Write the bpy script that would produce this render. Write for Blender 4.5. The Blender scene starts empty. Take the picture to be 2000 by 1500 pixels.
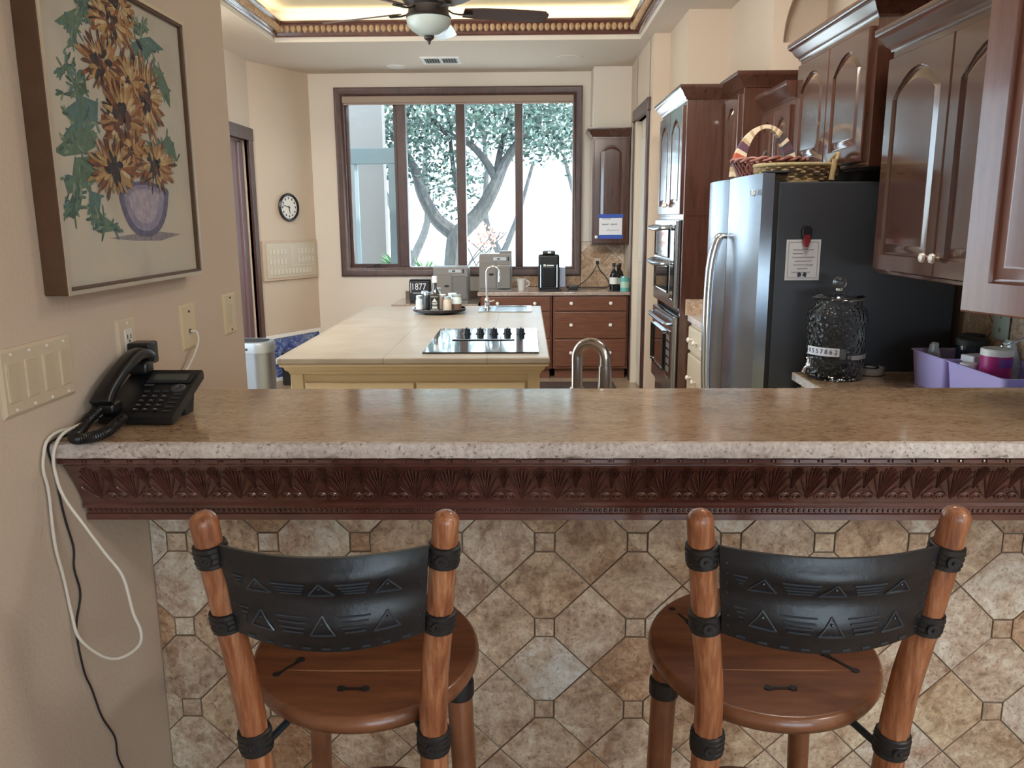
import bpy, bmesh, math, random
from mathutils import Vector, Matrix
random.seed(7)
PI = math.pi
S = bpy.context.scene
COL = S.collection

# ------------------------------------------------------------------ materials
def new_mat(name):
    m = bpy.data.materials.new(name); m.use_nodes = True
    nt = m.node_tree
    return m, nt, nt.nodes, nt.links, nt.nodes['Principled BSDF']

def mat(name, col, rough=.5, metal=0., coat=0., emit=None, estr=0., spec=None, trans=0., alpha=None, ior=None, bump=None):
    m, nt, N, L, b = new_mat(name)
    b.inputs['Base Color'].default_value = (*col, 1)
    b.inputs['Roughness'].default_value = rough
    b.inputs['Metallic'].default_value = metal
    b.inputs['Coat Weight'].default_value = coat
    b.inputs['Coat Roughness'].default_value = .08
    b.inputs['Transmission Weight'].default_value = trans
    if spec is not None: b.inputs['Specular IOR Level'].default_value = spec
    if ior: b.inputs['IOR'].default_value = ior
    if emit:
        b.inputs['Emission Color'].default_value = (*emit, 1); b.inputs['Emission Strength'].default_value = estr
    if bump:
        sc, st = bump
        t = N.new('ShaderNodeTexCoord'); n = N.new('ShaderNodeTexNoise'); n.inputs['Scale'].default_value = sc
        n.inputs['Detail'].default_value = 4
        L.new(t.outputs['Object'], n.inputs['Vector'])
        bp = N.new('ShaderNodeBump'); bp.inputs['Strength'].default_value = st; bp.inputs['Distance'].default_value = .004
        L.new(n.outputs['Fac'], bp.inputs['Height']); L.new(bp.outputs['Normal'], b.inputs['Normal'])
    return m

def noise_mat(name, cols, scale=(1, 1, 1), nscale=5., rough=.4, coat=0., bump=0., detail=6., metal=0., island=0., dist=.0, pos=None, rvar=0.):
    """colour ramp over stretched noise; island = brightness variation from one separate piece to the next"""
    m, nt, N, L, b = new_mat(name)
    t = N.new('ShaderNodeTexCoord'); mp = N.new('ShaderNodeMapping'); mp.inputs['Scale'].default_value = scale
    L.new(t.outputs['Object'], mp.inputs['Vector'])
    n = N.new('ShaderNodeTexNoise'); n.inputs['Scale'].default_value = nscale; n.inputs['Detail'].default_value = detail
    n.inputs['Roughness'].default_value = .62; n.inputs['Distortion'].default_value = dist
    L.new(mp.outputs['Vector'], n.inputs['Vector'])
    r = N.new('ShaderNodeValToRGB'); e = r.color_ramp.elements
    k = len(cols)
    pos = pos or [.3 + .4 * i / (k - 1) for i in range(k)]
    e[0].position, e[1].position = pos[0], pos[-1]
    e[0].color, e[1].color = (*cols[0], 1), (*cols[-1], 1)
    for i in range(1, k - 1):
        x = e.new(pos[i]); x.color = (*cols[i], 1)
    L.new(n.outputs['Fac'], r.inputs['Fac'])
    out = r.outputs['Color']
    if island:
        g = N.new('ShaderNodeNewGeometry')
        hs = N.new('ShaderNodeHueSaturation')
        ma = N.new('ShaderNodeMapRange'); ma.inputs['To Min'].default_value = 1 - island; ma.inputs['To Max'].default_value = 1 + island
        L.new(g.outputs['Random Per Island'], ma.inputs['Value']); L.new(ma.outputs['Result'], hs.inputs['Value'])
        L.new(out, hs.inputs['Color']); out = hs.outputs['Color']
        ad = N.new('ShaderNodeVectorMath'); ad.operation = 'ADD'
        sc = N.new('ShaderNodeVectorMath'); sc.operation = 'SCALE'; sc.inputs[3].default_value = 37.
        cb = N.new('ShaderNodeCombineXYZ'); L.new(g.outputs['Random Per Island'], cb.inputs[0]); L.new(g.outputs['Random Per Island'], cb.inputs[1])
        L.new(cb.outputs[0], sc.inputs[0]); L.new(sc.outputs[0], ad.inputs[1]); L.new(mp.outputs['Vector'], ad.inputs[0]); L.new(ad.outputs[0], n.inputs['Vector'])
    L.new(out, b.inputs['Base Color'])
    b.inputs['Roughness'].default_value = rough; b.inputs['Coat Weight'].default_value = coat; b.inputs['Coat Roughness'].default_value = .1; b.inputs['Coat IOR'].default_value = 1.58 if coat >= .95 else 1.5
    b.inputs['Metallic'].default_value = metal
    if bump:
        bp = N.new('ShaderNodeBump'); bp.inputs['Strength'].default_value = bump; bp.inputs['Distance'].default_value = .003
        L.new(n.outputs['Fac'], bp.inputs['Height']); L.new(bp.outputs['Normal'], b.inputs['Normal'])
    return m

WALL = mat('sand_plaster', (.61, .50, .395), .85, bump=(90, .35))
CEIL = mat('ceiling_plaster', (.68, .595, .51), .9, bump=(60, .2))
COVE = mat('tray_plaster', (.78, .70, .50), .8)
CREAMW = mat('cream_plaster', (.72, .66, .58), .85, bump=(60, .2))
WOOD = noise_mat('cherry_wood', [(.055, .021, .013), (.072, .028, .018), (.09, .035, .022)], (14, 14, 1.2), 3., .22, 1.)
WOODR = noise_mat('cherry_drawer_wood', [(.105, .036, .018), (.14, .05, .026), (.175, .065, .034)], (2, 14, 14), 3., .38, .25)
TRIMW = noise_mat('window_wood', [(.035, .013, .011), (.06, .021, .016), (.08, .03, .023)], (6, 6, 2), 4., .42, .1)
CORN = noise_mat('carved_mahogany', [(.075, .027, .022), (.11, .04, .032), (.145, .055, .044)], (2, 8, 8), 4., .22, .9)
SEAT = noise_mat('seat_wood', [(.13, .047, .021), (.19, .072, .032), (.25, .1, .046)], (2, 14, 4), 3.5, .34, .3, .1)
POST = noise_mat('hewn_post_wood', [(.15, .045, .02), (.30, .105, .042), (.48, .23, .12)], (22, 22, 2.5), 4., .3, .45, 1.)
STRAP = mat('black_strap', (.012, .012, .014), .45)
LEATH = noise_mat('black_leather', [(.004, .005, .008), (.009, .011, .016)], (1, 1, 1), 60., .34, .0, .25)
EMBO = mat('leather_tooling', (.035, .045, .06), .28)
BLACK = mat('black_plastic', (.008, .008, .009), .32)
BLACKM = mat('black_matte', (.012, .012, .013), .6)
DGREY = mat('fridge_side_grey', (.05, .057, .072), .42)
STEEL = mat('stainless', (.52, .56, .62), .24, 1.)
FRIDGE = mat('fridge_steel', (.34, .39, .46), .24, .92)
CHROME = mat('chrome', (.78, .78, .78), .12, 1.)
NICKEL = mat('brushed_nickel', (.46, .43, .40), .24, 1.)
IVORY = mat('ivory_plastic', (.62, .52, .38), .4)
IVORY2 = mat('ivory_rocker', (.60, .49, .35), .35)
TAUPE = mat('taupe_plastic', (.42, .35, .26), .45)
YELLOWP = mat('yellowed_plastic', (.66, .54, .34), .4)
WHITE = mat('white_plastic', (.8, .8, .78), .35)
WHITEC = mat('white_cord', (.72, .68, .6), .45)
PAPER = mat('paper', (.78, .8, .85), .8)
INK = mat('ink', (.05, .06, .1), .7)
INKS = mat('faint_ink', (.42, .44, .5), .7)
TAPE = mat('blue_tape', (.03, .09, .42), .6)
GREYP = mat('grey_appliance_plastic', (.22, .205, .19), .42)
GREYP2 = mat('grey_appliance_panel', (.16, .15, .14), .42)
PURP = mat('lilac_plastic', (.50, .45, .84), .38)
TAN = mat('cream_cabinet_paint', (.60, .47, .28), .42)
TANL = mat('ivory_drawer_paint', (.68, .6, .46), .42)
PORC = mat('white_knob', (.8, .74, .68), .2, coat=.5)
IRON = mat('dark_bronze', (.022, .016, .015), .4, .4)
FROST = mat('frosted_glass_bowl', (.30, .34, .32), .35, coat=.3)
BLADE = noise_mat('dark_fan_blade', [(.03, .015, .012), (.05, .025, .02)], (2, 12, 2), 4., .3, .35)
GLASSBLK = mat('black_ceramic_glass', (.006, .007, .008), .03, coat=1.)
TEAL = mat('teal_label', (.12, .42, .38), .45)
MAGENTA = mat('magenta_label', (.38, .02, .17), .35)
RED = mat('red_plastic', (.25, .01, .02), .35)
DOORC = mat('cream_door_paint', (.66, .58, .47), .5)
BLUEW = mat('pale_blue_card', (.55, .68, .78), .6)
STONEW = mat('clear_pebble', (.45, .58, .52), .15)

def granite(name, cols, edge=False):
    m, nt, N, L, b = new_mat(name)
    t = N.new('ShaderNodeTexCoord')
    mp = N.new('ShaderNodeMapping'); mp.inputs['Scale'].default_value = (1, 1, 1) if edge else (1., 2.6, 2.)
    L.new(t.outputs['Object'], mp.inputs['Vector'])
    n1 = N.new('ShaderNodeTexNoise'); n1.inputs['Scale'].default_value = 5.; n1.inputs['Detail'].default_value = 8; n1.inputs['Roughness'].default_value = .7; n1.inputs['Distortion'].default_value = .6
    n2 = N.new('ShaderNodeTexNoise'); n2.inputs['Scale'].default_value = 110. if edge else 55.; n2.inputs['Detail'].default_value = 4
    L.new(mp.outputs[0], n1.inputs['Vector']); L.new(mp.outputs[0], n2.inputs['Vector'])
    r = N.new('ShaderNodeValToRGB'); e = r.color_ramp.elements
    e[0].position, e[1].position = .3, .72
    e[0].color, e[1].color = (*cols[0], 1), (*cols[2], 1)
    x = e.new(.5); x.color = (*cols[1], 1)
    mx = N.new('ShaderNodeMath'); mx.operation = 'MULTIPLY_ADD'; mx.inputs[1].default_value = .45; 
    L.new(n2.outputs['Fac'], mx.inputs[0])
    m2 = N.new('ShaderNodeMath'); m2.operation = 'MULTIPLY'; m2.inputs[1].default_value = .55
    L.new(n1.outputs['Fac'], m2.inputs[0]); L.new(m2.outputs[0], mx.inputs[2]); L.new(mx.outputs[0], r.inputs['Fac'])
    # dark flecks
    v = N.new('ShaderNodeTexNoise'); v.inputs['Scale'].default_value = 120 if edge else 90; v.inputs['Detail'].default_value = 2
    L.new(mp.outputs[0], v.inputs['Vector'])
    r2 = N.new('ShaderNodeValToRGB'); r2.color_ramp.elements[0].position = .3; r2.color_ramp.elements[1].position = .4
    r2.color_ramp.elements[0].color = (.3, .24, .2, 1); r2.color_ramp.elements[1].color = (1, 1, 1, 1)
    L.new(v.outputs['Fac'], r2.inputs['Fac'])
    mix = N.new('ShaderNodeMix'); mix.data_type = 'RGBA'; mix.blend_type = 'MULTIPLY'; mix.inputs[0].default_value = .8
    L.new(r.outputs[0], mix.inputs[6]); L.new(r2.outputs[0], mix.inputs[7]); L.new(mix.outputs[2], b.inputs['Base Color'])
    b.inputs['Roughness'].default_value = .55 if edge else .12
    if not edge: b.inputs['Coat Weight'].default_value = .5; b.inputs['Coat Roughness'].default_value = .12
    if edge:
        bp = N.new('ShaderNodeBump'); bp.inputs['Strength'].default_value = .6; bp.inputs['Distance'].default_value = .003
        L.new(n2.outputs['Fac'], bp.inputs['Height']); L.new(bp.outputs['Normal'], b.inputs['Normal'])
    return m
GRAN = granite('polished_granite', [(.24, .14, .08), (.47, .315, .19), (.64, .51, .37)])
GRANE = granite('chiselled_granite_edge', [(.24, .19, .16), (.58, .50, .46), (.80, .77, .73)], True)

def travertine():
    m, nt, N, L, b = new_mat('tumbled_travertine')
    t = N.new('ShaderNodeTexCoord'); g = N.new('ShaderNodeNewGeometry')
    wn = N.new('ShaderNodeTexWhiteNoise'); wn.noise_dimensions = '1D'; L.new(g.outputs['Random Per Island'], wn.inputs['W'])
    sc = N.new('ShaderNodeVectorMath'); sc.operation = 'SCALE'; sc.inputs[3].default_value = 23.
    L.new(wn.outputs['Color'], sc.inputs[0])
    ad = N.new('ShaderNodeVectorMath'); ad.operation = 'ADD'; L.new(t.outputs['Object'], ad.inputs[0]); L.new(sc.outputs[0], ad.inputs[1])
    ns = []
    for s, d, di in ((8., 8, 1.3), (52., 9, .6), (115., 5, 0.)):
        n = N.new('ShaderNodeTexNoise'); n.inputs['Scale'].default_value = s; n.inputs['Detail'].default_value = d; n.inputs['Distortion'].default_value = di
        n.inputs['Roughness'].default_value = .66
        L.new(ad.outputs[0], n.inputs['Vector']); ns.append(n)
    # per tile palette
    r = N.new('ShaderNodeValToRGB'); e = r.color_ramp.elements
    e[0].position = 0; e[0].color = (.40, .27, .17, 1); e[1].position = 1; e[1].color = (.60, .56, .50, 1)
    for p, c in ((.2, (.44, .34, .24)), (.42, (.48, .39, .29)), (.62, (.46, .38, .30)), (.8, (.49, .39, .27)), (.9, (.52, .45, .37))):
        x = e.new(p); x.color = (*c, 1)
    L.new(g.outputs['Random Per Island'], r.inputs['Fac'])
    # veins within the tile
    r1 = N.new('ShaderNodeValToRGB'); r1.color_ramp.elements[0].position = .34; r1.color_ramp.elements[1].position = .66
    r1.color_ramp.elements[0].color = (.33, .24, .18, 1); r1.color_ramp.elements[1].color = (.78, .78, .78, 1)
    L.new(ns[0].outputs['Fac'], r1.inputs['Fac'])
    mx = N.new('ShaderNodeMix'); mx.data_type = 'RGBA'; mx.blend_type = 'OVERLAY'; mx.inputs[0].default_value = .85
    L.new(r.outputs[0], mx.inputs[6]); L.new(r1.outputs[0], mx.inputs[7])
    r2 = N.new('ShaderNodeValToRGB'); r2.color_ramp.elements[0].position = .3; r2.color_ramp.elements[1].position = .62
    r2.color_ramp.elements[0].color = (.24, .19, .16, 1); r2.color_ramp.elements[1].color = (.76, .755, .75, 1)
    L.new(ns[1].outputs['Fac'], r2.inputs['Fac'])
    m2 = N.new('ShaderNodeMix'); m2.data_type = 'RGBA'; m2.blend_type = 'OVERLAY'; m2.inputs[0].default_value = .65
    L.new(mx.outputs[2], m2.inputs[6]); L.new(r2.outputs[0], m2.inputs[7])
    r3 = N.new('ShaderNodeValToRGB'); r3.color_ramp.elements[0].position = .33; r3.color_ramp.elements[1].position = .45
    r3.color_ramp.elements[0].color = (.35, .26, .2, 1); r3.color_ramp.elements[1].color = (1, 1, 1, 1)
    L.new(ns[2].outputs['Fac'], r3.inputs['Fac'])
    m3 = N.new('ShaderNodeMix'); m3.data_type = 'RGBA'; m3.blend_type = 'MULTIPLY'; m3.inputs[0].default_value = .7
    L.new(m2.outputs[2], m3.inputs[6]); L.new(r3.outputs[0], m3.inputs[7]); L.new(m3.outputs[2], b.inputs['Base Color'])
    b.inputs['Roughness'].default_value = .5
    bp = N.new('ShaderNodeBump'); bp.inputs['Strength'].default_value = .55; bp.inputs['Distance'].default_value = .004
    ma = N.new('ShaderNodeMath'); ma.operation = 'ADD'; L.new(ns[1].outputs['Fac'], ma.inputs[0]); L.new(ns[2].outputs['Fac'], ma.inputs[1])
    L.new(ma.outputs[0], bp.inputs['Height']); L.new(bp.outputs['Normal'], b.inputs['Normal'])
    return m
TRAV = travertine()
GROUT = mat('tile_grout', (.20, .155, .115), .9)

def tile_mat(name, c1, c2, cm, size, rough, axis=(1, 1)):
    m, nt, N, L, b = new_mat(name)
    t = N.new('ShaderNodeTexCoord'); mp = N.new('ShaderNodeMapping'); mp.inputs['Location'].default_value = (.13, .05, 0)
    L.new(t.outputs['Object'], mp.inputs['Vector'])
    br = N.new('ShaderNodeTexBrick'); br.offset = 0; br.inputs['Scale'].default_value = 1
    br.inputs['Brick Width'].default_value = size; br.inputs['Row Height'].default_value = size; br.inputs['Mortar Size'].default_value = .004
    br.inputs['Color1'].default_value = (*c1, 1); br.inputs['Color2'].default_value = (*c2, 1); br.inputs['Mortar'].default_value = (*cm, 1)
    n = N.new('ShaderNodeTexNoise'); n.inputs['Scale'].default_value = 5; n.inputs['Detail'].default_value = 6; L.new(t.outputs['Object'], n.inputs['Vector'])
    r = N.new('ShaderNodeValToRGB'); r.color_ramp.elements[0].color = (.72, .66, .58, 1); r.color_ramp.elements[0].position = .3; r.color_ramp.elements[1].position = .65
    L.new(n.outputs['Fac'], r.inputs['Fac']); L.new(mp.outputs[0], br.inputs['Vector'])
    mx = N.new('ShaderNodeMix'); mx.data_type = 'RGBA'; mx.blend_type = 'MULTIPLY'; mx.inputs[0].default_value = .55
    L.new(br.outputs['Color'], mx.inputs[6]); L.new(r.outputs[0], mx.inputs[7]); L.new(mx.outputs[2], b.inputs['Base Color'])
    b.inputs['Roughness'].default_value = rough
    return m
ISLT = tile_mat('island_porcelain_tile', (.40, .335, .26), (.37, .31, .24), (.29, .24, .185), .46, .36)
FLOORT = tile_mat('floor_tile', (.42, .32, .22), (.38, .29, .2), (.25, .19, .14), .45, .3)

def glass_pane():
    m, nt, N, L, b = new_mat('window_glass'); N.remove(b)
    o = N['Material Output']; tr = N.new('ShaderNodeBsdfTransparent'); gl = N.new('ShaderNodeBsdfGlossy'); gl.inputs['Roughness'].default_value = .01
    fr = N.new('ShaderNodeFresnel'); fr.inputs['IOR'].default_value = 1.03
    mx = N.new('ShaderNodeMixShader'); L.new(fr.outputs[0], mx.inputs[0]); L.new(tr.outputs[0], mx.inputs[1]); L.new(gl.outputs[0], mx.inputs[2]); L.new(mx.outputs[0], o.inputs['Surface'])
    return m
PANE = glass_pane()

def jug_glass():
    m, nt, N, L, b = new_mat('hammered_glass'); 
    b.inputs['Base Color'].default_value = (1, 1, 1, 1); b.inputs['Roughness'].default_value = .02; b.inputs['Transmission Weight'].default_value = 1.; b.inputs['IOR'].default_value = 1.3
    t = N.new('ShaderNodeTexCoord'); v = N.new('ShaderNodeTexVoronoi'); v.inputs['Scale'].default_value = 62
    L.new(t.outputs['Object'], v.inputs['Vector'])
    bp = N.new('ShaderNodeBump'); bp.inputs['Strength'].default_value = .8; bp.inputs['Distance'].default_value = .008
    L.new(v.outputs['Distance'], bp.inputs['Height']); L.new(bp.outputs['Normal'], b.inputs['Normal'])
    return m
JUGG = jug_glass()
CLEAR = mat('clear_glass', (.95, .98, .98), .03, trans=1., ior=1.4)

# ------------------------------------------------------------------ mesh builder
class MB:
    def __init__(s): s.bm = bmesh.new(); s.mi = 0; s.n = 0
    def mark(s):
        s.bm.faces.ensure_lookup_table()
        for f in s.bm.faces[s.n:]: f.material_index = s.mi
        s.n = len(s.bm.faces); return s
    def box(s, x0, x1, y0, y1, z0, z1, bev=0., seg=2, M=None):
        b = bmesh.new(); bmesh.ops.create_cube(b, size=1)
        for v in b.verts: v.co = Vector(((x0 + x1) / 2 + v.co.x * (x1 - x0), (y0 + y1) / 2 + v.co.y * (y1 - y0), (z0 + z1) / 2 + v.co.z * (z1 - z0)))
        if bev: bmesh.ops.bevel(b, geom=b.edges[:], offset=bev, segments=seg, affect='EDGES', profile=.5)
        return s.add(b, M)
    def add(s, b, M=None):
        vm = {}
        for v in b.verts: vm[v] = s.bm.verts.new(M @ v.co if M else v.co)
        for f in b.faces:
            try: s.bm.faces.new([vm[v] for v in f.verts])
            except ValueError: pass
        b.free(); return s.mark()
    def faces(s, vs, fs, M=None):
        V = [s.bm.verts.new((M @ Vector(v)) if M else v) for v in vs]
        for f in fs:
            try: s.bm.faces.new([V[i] for i in f])
            except ValueError: pass
        return s.mark()
    def rings(s, R, closed=False, caps=True, loop=True):
        n = len(R[0]); vs = [p for r in R for p in r]; fs = []
        m = len(R)
        for i in range(m if closed else m - 1):
            a, b = i * n, ((i + 1) % m) * n
            for j in range(n if loop else n - 1):
                k = (j + 1) % n; fs.append((a + j, a + k, b + k, b + j))
        if caps and not closed and loop: fs += [tuple(range(n - 1, -1, -1)), tuple((m - 1) * n + j for j in range(n))]
        return s.faces(vs, fs)
    def tube(s, pts, r, n=10, closed=False, flat=None):
        P = [Vector(p) for p in pts]; m = len(P); R = []
        up = None
        for i in range(m):
            a = P[i - 1] if (i or closed) else P[0]; b = P[(i + 1) % m] if (i < m - 1 or closed) else P[-1]
            d = (b - a).normalized()
            if up is None: up = Vector((0, 0, 1)) if abs(d.z) < .9 else Vector((1, 0, 0))
            u = (up - d * up.dot(d)).normalized(); w = d.cross(u); up = u
            rr = r[i] if isinstance(r, (list, tuple)) else r
            R.append([P[i] + (u * math.cos(2 * PI * k / n) * (flat or 1) + w * math.sin(2 * PI * k / n)) * rr for k in range(n)])
        return s.rings(R, closed)
    def cyl(s, p0, p1, r0, r1=None, n=20): return s.tube([p0, p1], [r0, r0 if r1 is None else r1], n)
    def lathe(s, prof, c=(0, 0, 0), n=28, M=None):
        R = [[Vector((c[0] + r * math.cos(2 * PI * k / n), c[1] + r * math.sin(2 * PI * k / n), c[2] + z)) for k in range(n)] for r, z in prof]
        if M: R = [[M @ p for p in r] for r in R]
        return s.rings(R)
    def prism(s, poly, axis, a, b):
        def P(u, v, w): return {'x': (w, u, v), 'y': (u, w, v), 'z': (u, v, w)}[axis]
        n = len(poly); vs = [P(u, v, a) for u, v in poly] + [P(u, v, b) for u, v in poly]
        fs = [tuple(range(n)), tuple(range(2 * n - 1, n - 1, -1))] + [(i, (i + 1) % n, n + (i + 1) % n, n + i) for i in range(n)]
        return s.faces(vs, fs)
    def sphere(s, c, r, n=12, m=8, sc=(1, 1, 1), M=None):
        R = []
        for i in range(m + 1):
            t = PI * i / m; rr = max(math.sin(t), 1e-3)
            R.append([(M @ Vector((r * sc[0] * rr * math.cos(2 * PI * k / n), r * sc[1] * rr * math.sin(2 * PI * k / n), r * sc[2] * math.cos(t))) if M else Vector((c[0] + r * sc[0] * rr * math.cos(2 * PI * k / n), c[1] + r * sc[1] * rr * math.sin(2 * PI * k / n), c[2] + r * sc[2] * math.cos(t)))) for k in range(n)])
        return s.rings(R)
    def sweep(s, prof, path, closed=False):
        """profile (out, z) swept along a 2-D path with mitred corners; 'out' points to the right of travel"""
        P = [Vector(p) for p in path]; m = len(P); R = []
        for i in range(m):
            d0 = (P[i] - P[i - 1]).normalized() if (i or closed) else None
            d1 = (P[(i + 1) % m] - P[i]).normalized() if (i < m - 1 or closed) else None
            d0 = d0 or d1; d1 = d1 or d0
            n0 = Vector((d0.y, -d0.x)); n1 = Vector((d1.y, -d1.x)); mt = (n0 + n1); mt = mt / (1 + n0.dot(n1))
            R.append([Vector((P[i].x + mt.x * o, P[i].y + mt.y * o, z)) for o, z in prof])
        return s.rings(R, closed)
    def build(s, name, mats, parent=None, smooth=35, loc=None):
        bmesh.ops.recalc_face_normals(s.bm, faces=s.bm.faces[:])
        me = bpy.data.meshes.new(name); s.bm.to_mesh(me); s.bm.free()
        for m in (mats if isinstance(mats, (list, tuple)) else [mats]): me.materials.append(m)
        if smooth:
            for p in me.polygons: p.use_smooth = True
            me.set_sharp_from_angle(angle=math.radians(smooth))
        o = bpy.data.objects.new(name, me); COL.objects.link(o)
        if smooth:
            wn = o.modifiers.new('weighted_normal', 'WEIGHTED_NORMAL'); wn.keep_sharp = True; wn.weight = 90
        if parent: o.parent = parent
        if loc: o.location = loc
        return o

def tag(o, label=None, cat=None, group=None, kind=None):
    if label: o['label'] = label
    if cat: o['category'] = cat
    if group: o['group'] = group
    if kind: o['kind'] = kind
    return o
def thing(name, label, cat, loc=(0, 0, 0), rz=0., group=None):
    o = bpy.data.objects.new(name, None); COL.objects.link(o); o.empty_display_size = .05
    o.location = loc; o.rotation_euler = (0, 0, math.radians(rz)); return tag(o, label, cat, group)
def struct(name, mb, mats, label=None, smooth=35, parent=None):
    o = mb.build(name, mats, parent, smooth)
    if not parent: o['kind'] = 'structure'
    if label: o['label'] = label
    return o
def text(name, body, size, loc, rot, m, parent, ext=.0006, align='CENTER', sx=1.):
    c = bpy.data.curves.new(name, 'FONT'); c.body = body; c.size = size; c.extrude = ext; c.align_x = align; c.align_y = 'CENTER'
    c.materials.append(m)
    o = bpy.data.objects.new(name, c); COL.objects.link(o); o.location = loc; o.rotation_euler = rot; o.scale = (sx, 1, 1)
    me = bpy.data.meshes.new_from_object(o); nm = o.name; bpy.data.objects.remove(o)
    o = bpy.data.objects.new(name, me); COL.objects.link(o); o.location = loc; o.rotation_euler = rot; o.scale = (sx, 1, 1)
    if parent: o.parent = parent
    return o
def copy_tree(o, parent=None):
    c = o.copy(); COL.objects.link(c)
    if parent: c.parent = parent
    for ch in [x for x in bpy.data.objects if x.parent == o]: copy_tree(ch, c)
    return c
def smoothpath(P, k=6, closed=False):
    P = [Vector(p) for p in P]; out = []; n = len(P)
    for i in range(n if closed else n - 1):
        a, b, c, d = (P[(i + j) % n] if closed else P[max(0, min(n - 1, i + j))] for j in (-1, 0, 1, 2))
        for t in [j / k for j in range(k)]:
            out.append(.5 * ((2 * b) + (c - a) * t + (2 * a - 5 * b + 4 * c - d) * t * t + (3 * b - a - 3 * c + d) * t ** 3))
    if not closed: out.append(P[-1])
    return out

# ------------------------------------------------------------------ camera
cam = bpy.data.cameras.new('camera'); co = bpy.data.objects.new('camera', cam); COL.objects.link(co); S.camera = co
cam.sensor_width = 36; cam.lens = 36 * 1590.8 / 2000; cam.clip_start = .02; cam.clip_end = 400
pt, yw, rl = (math.radians(a) for a in (11.46, 1.014, -.319))
F = Vector((-math.sin(yw) * math.cos(pt), math.cos(yw) * math.cos(pt), -math.sin(pt)))
r0 = Vector((math.cos(yw), math.sin(yw), 0)); u0 = r0.cross(F); rr = math.cos(rl) * r0 + math.sin(rl) * u0; uu = rr.cross(F)
co.matrix_world = Matrix(((rr.x, uu.x, -F.x, 0), (rr.y, uu.y, -F.y, 0), (rr.z, uu.z, -F.z, 1.48), (0, 0, 0, 1)))

# ------------------------------------------------------------------ the room
CZ, BY = 2.84, 8.13           # ceiling height, window wall
b = MB(); b.box(-2.6, 4.2, -4.2, 8.35, -.12, 0); struct('floor', b, FLOORT, 'tan tiled kitchen floor')
# ceiling with tray opening
TX0, TX1, TY0, TY1, TZ = -1.964, .90, 3.1, 6.73, 3.06
b = MB()
b.box(-2.6, TX0, -4.2, 8.35, CZ, CZ + .3); b.box(TX1, 4.2, -4.2, 8.35, CZ, CZ + .3)
b.box(TX0, TX1, -4.2, TY0, CZ, CZ + .3); b.box(TX0, TX1, TY1, 8.35, CZ, CZ + .3)
b.mi = 1; b.box(TX0 - .02, TX1 + .02, TY0 - .02, TY1 + .02, TZ, TZ + .1)
b.mi = 2
for a in ((TX0, TX0 + .012, TY0, TY1), (TX1 - .012, TX1, TY0, TY1), (TX0 + .012, TX1 - .012, TY1 - .012, TY1), (TX0 + .012, TX1 - .012, TY0, TY0 + .012)):
    b.box(a[0], a[1], a[2], a[3], CZ - .002, TZ)
struct('ceiling', b, [CEIL, COVE, CREAMW], 'plaster ceiling with a raised tray over the island', 0)
# carved crown inside the tray
b = MB(); pr = [(0, 2.872), (.012, 2.872), (.02, 2.88), (.026, 2.888), (.03, 2.9), (.05, 2.925), (.07, 2.948), (.084, 2.956), (.09, 2.962), (.09, 2.975), (0, 2.975)]
x0, x1, y0, y1 = TX0 + .012, TX1 - .012, TY0 + .012, TY1 - .012
b.sweep(pr, [(x0, y0), (x0, y1), (x1, y1), (x1, y0)], True)
b.mi = 1
def tray_eggs(p, q, inn):
    p, q, inn = Vector(p), Vector(q), Vector(inn); L = (q - p).length; n = int(L / .046); d = (q - p).normalized()
    for i in range(n):
        c = p + d * (L * (i + .5) / n) + inn * .054
        b.sphere((c.x, c.y, 2.924), .024, 8, 6, (.95, .95, 1.25))
tray_eggs((x0, y1), (x1, y1), (0, -1)); tray_eggs((x0, y0), (x0, y1), (1, 0)); tray_eggs((x1, y0), (x1, y1), (-1, 0))
struct('trim_1', b, [CORN, noise_mat('gilded_egg', [(.34, .2, .11), (.52, .36, .22)], (1, 1, 1), 40, .4)], 'carved dark wood crown moulding around the ceiling tray')

# left dining wall (thin wing wall) and the rest of the shell
b = MB(); b.box(-1.06, -.9, -4.2, 2.575, 0, CZ, .012, 3); struct('wall_left', b, WALL, 'sand coloured textured wall carrying the painting and switches')
b = MB(); b.box(-2.6, -1.05, 1.9, 2.0, 0, CZ); struct('wall_hall', b, WALL)
b = MB()   # far-left wall with dark door, patio glazing further forward
b.box(-2.6, -2.43, 2.0, 3.0, 0, CZ); b.box(-2.6, -2.43, 3.0, 5.9, 2.3, CZ); b.box(-2.6, -2.43, 5.9, 6.45, 0, CZ); b.box(-2.6, -2.43, 6.45, 7.33, 2.16, CZ)
b.box(-2.6, -2.43, 7.33, 7.46, 0, CZ)
struct('wall_far_left', b, WALL)
b = MB(); b.prism([(-2.43, 7.45), (-2.07, 8.13), (-2.07, 8.33), (-2.6, 8.33), (-2.6, 7.45)], 'z', 0, CZ); struct('wall_bay', b, WALL, 'angled sand wall with the round clock')
WX0, WX1, WZ0, WZ1 = -1.825, .54, .93, 2.71
b = MB()
b.box(-2.07, WX0 + .05, BY, BY + .2, 0, CZ); b.box(WX1 - .05, 1.2, BY, BY + .2, 0, CZ); b.box(WX0 + .05, WX1 - .05, BY, BY + .2, 0, WZ0 + .05); b.box(WX0 + .05, WX1 - .05, BY, BY + .2, WZ1 - .05, CZ)
struct('wall_back', b, CREAMW, 'pale wall around the large kitchen window')
b = MB(); b.box(.62, .975, 7.84, BY + .01, 2.27, CZ, .01, 2); struct('wall_back_bulkhead', b, CREAMW)
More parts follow.
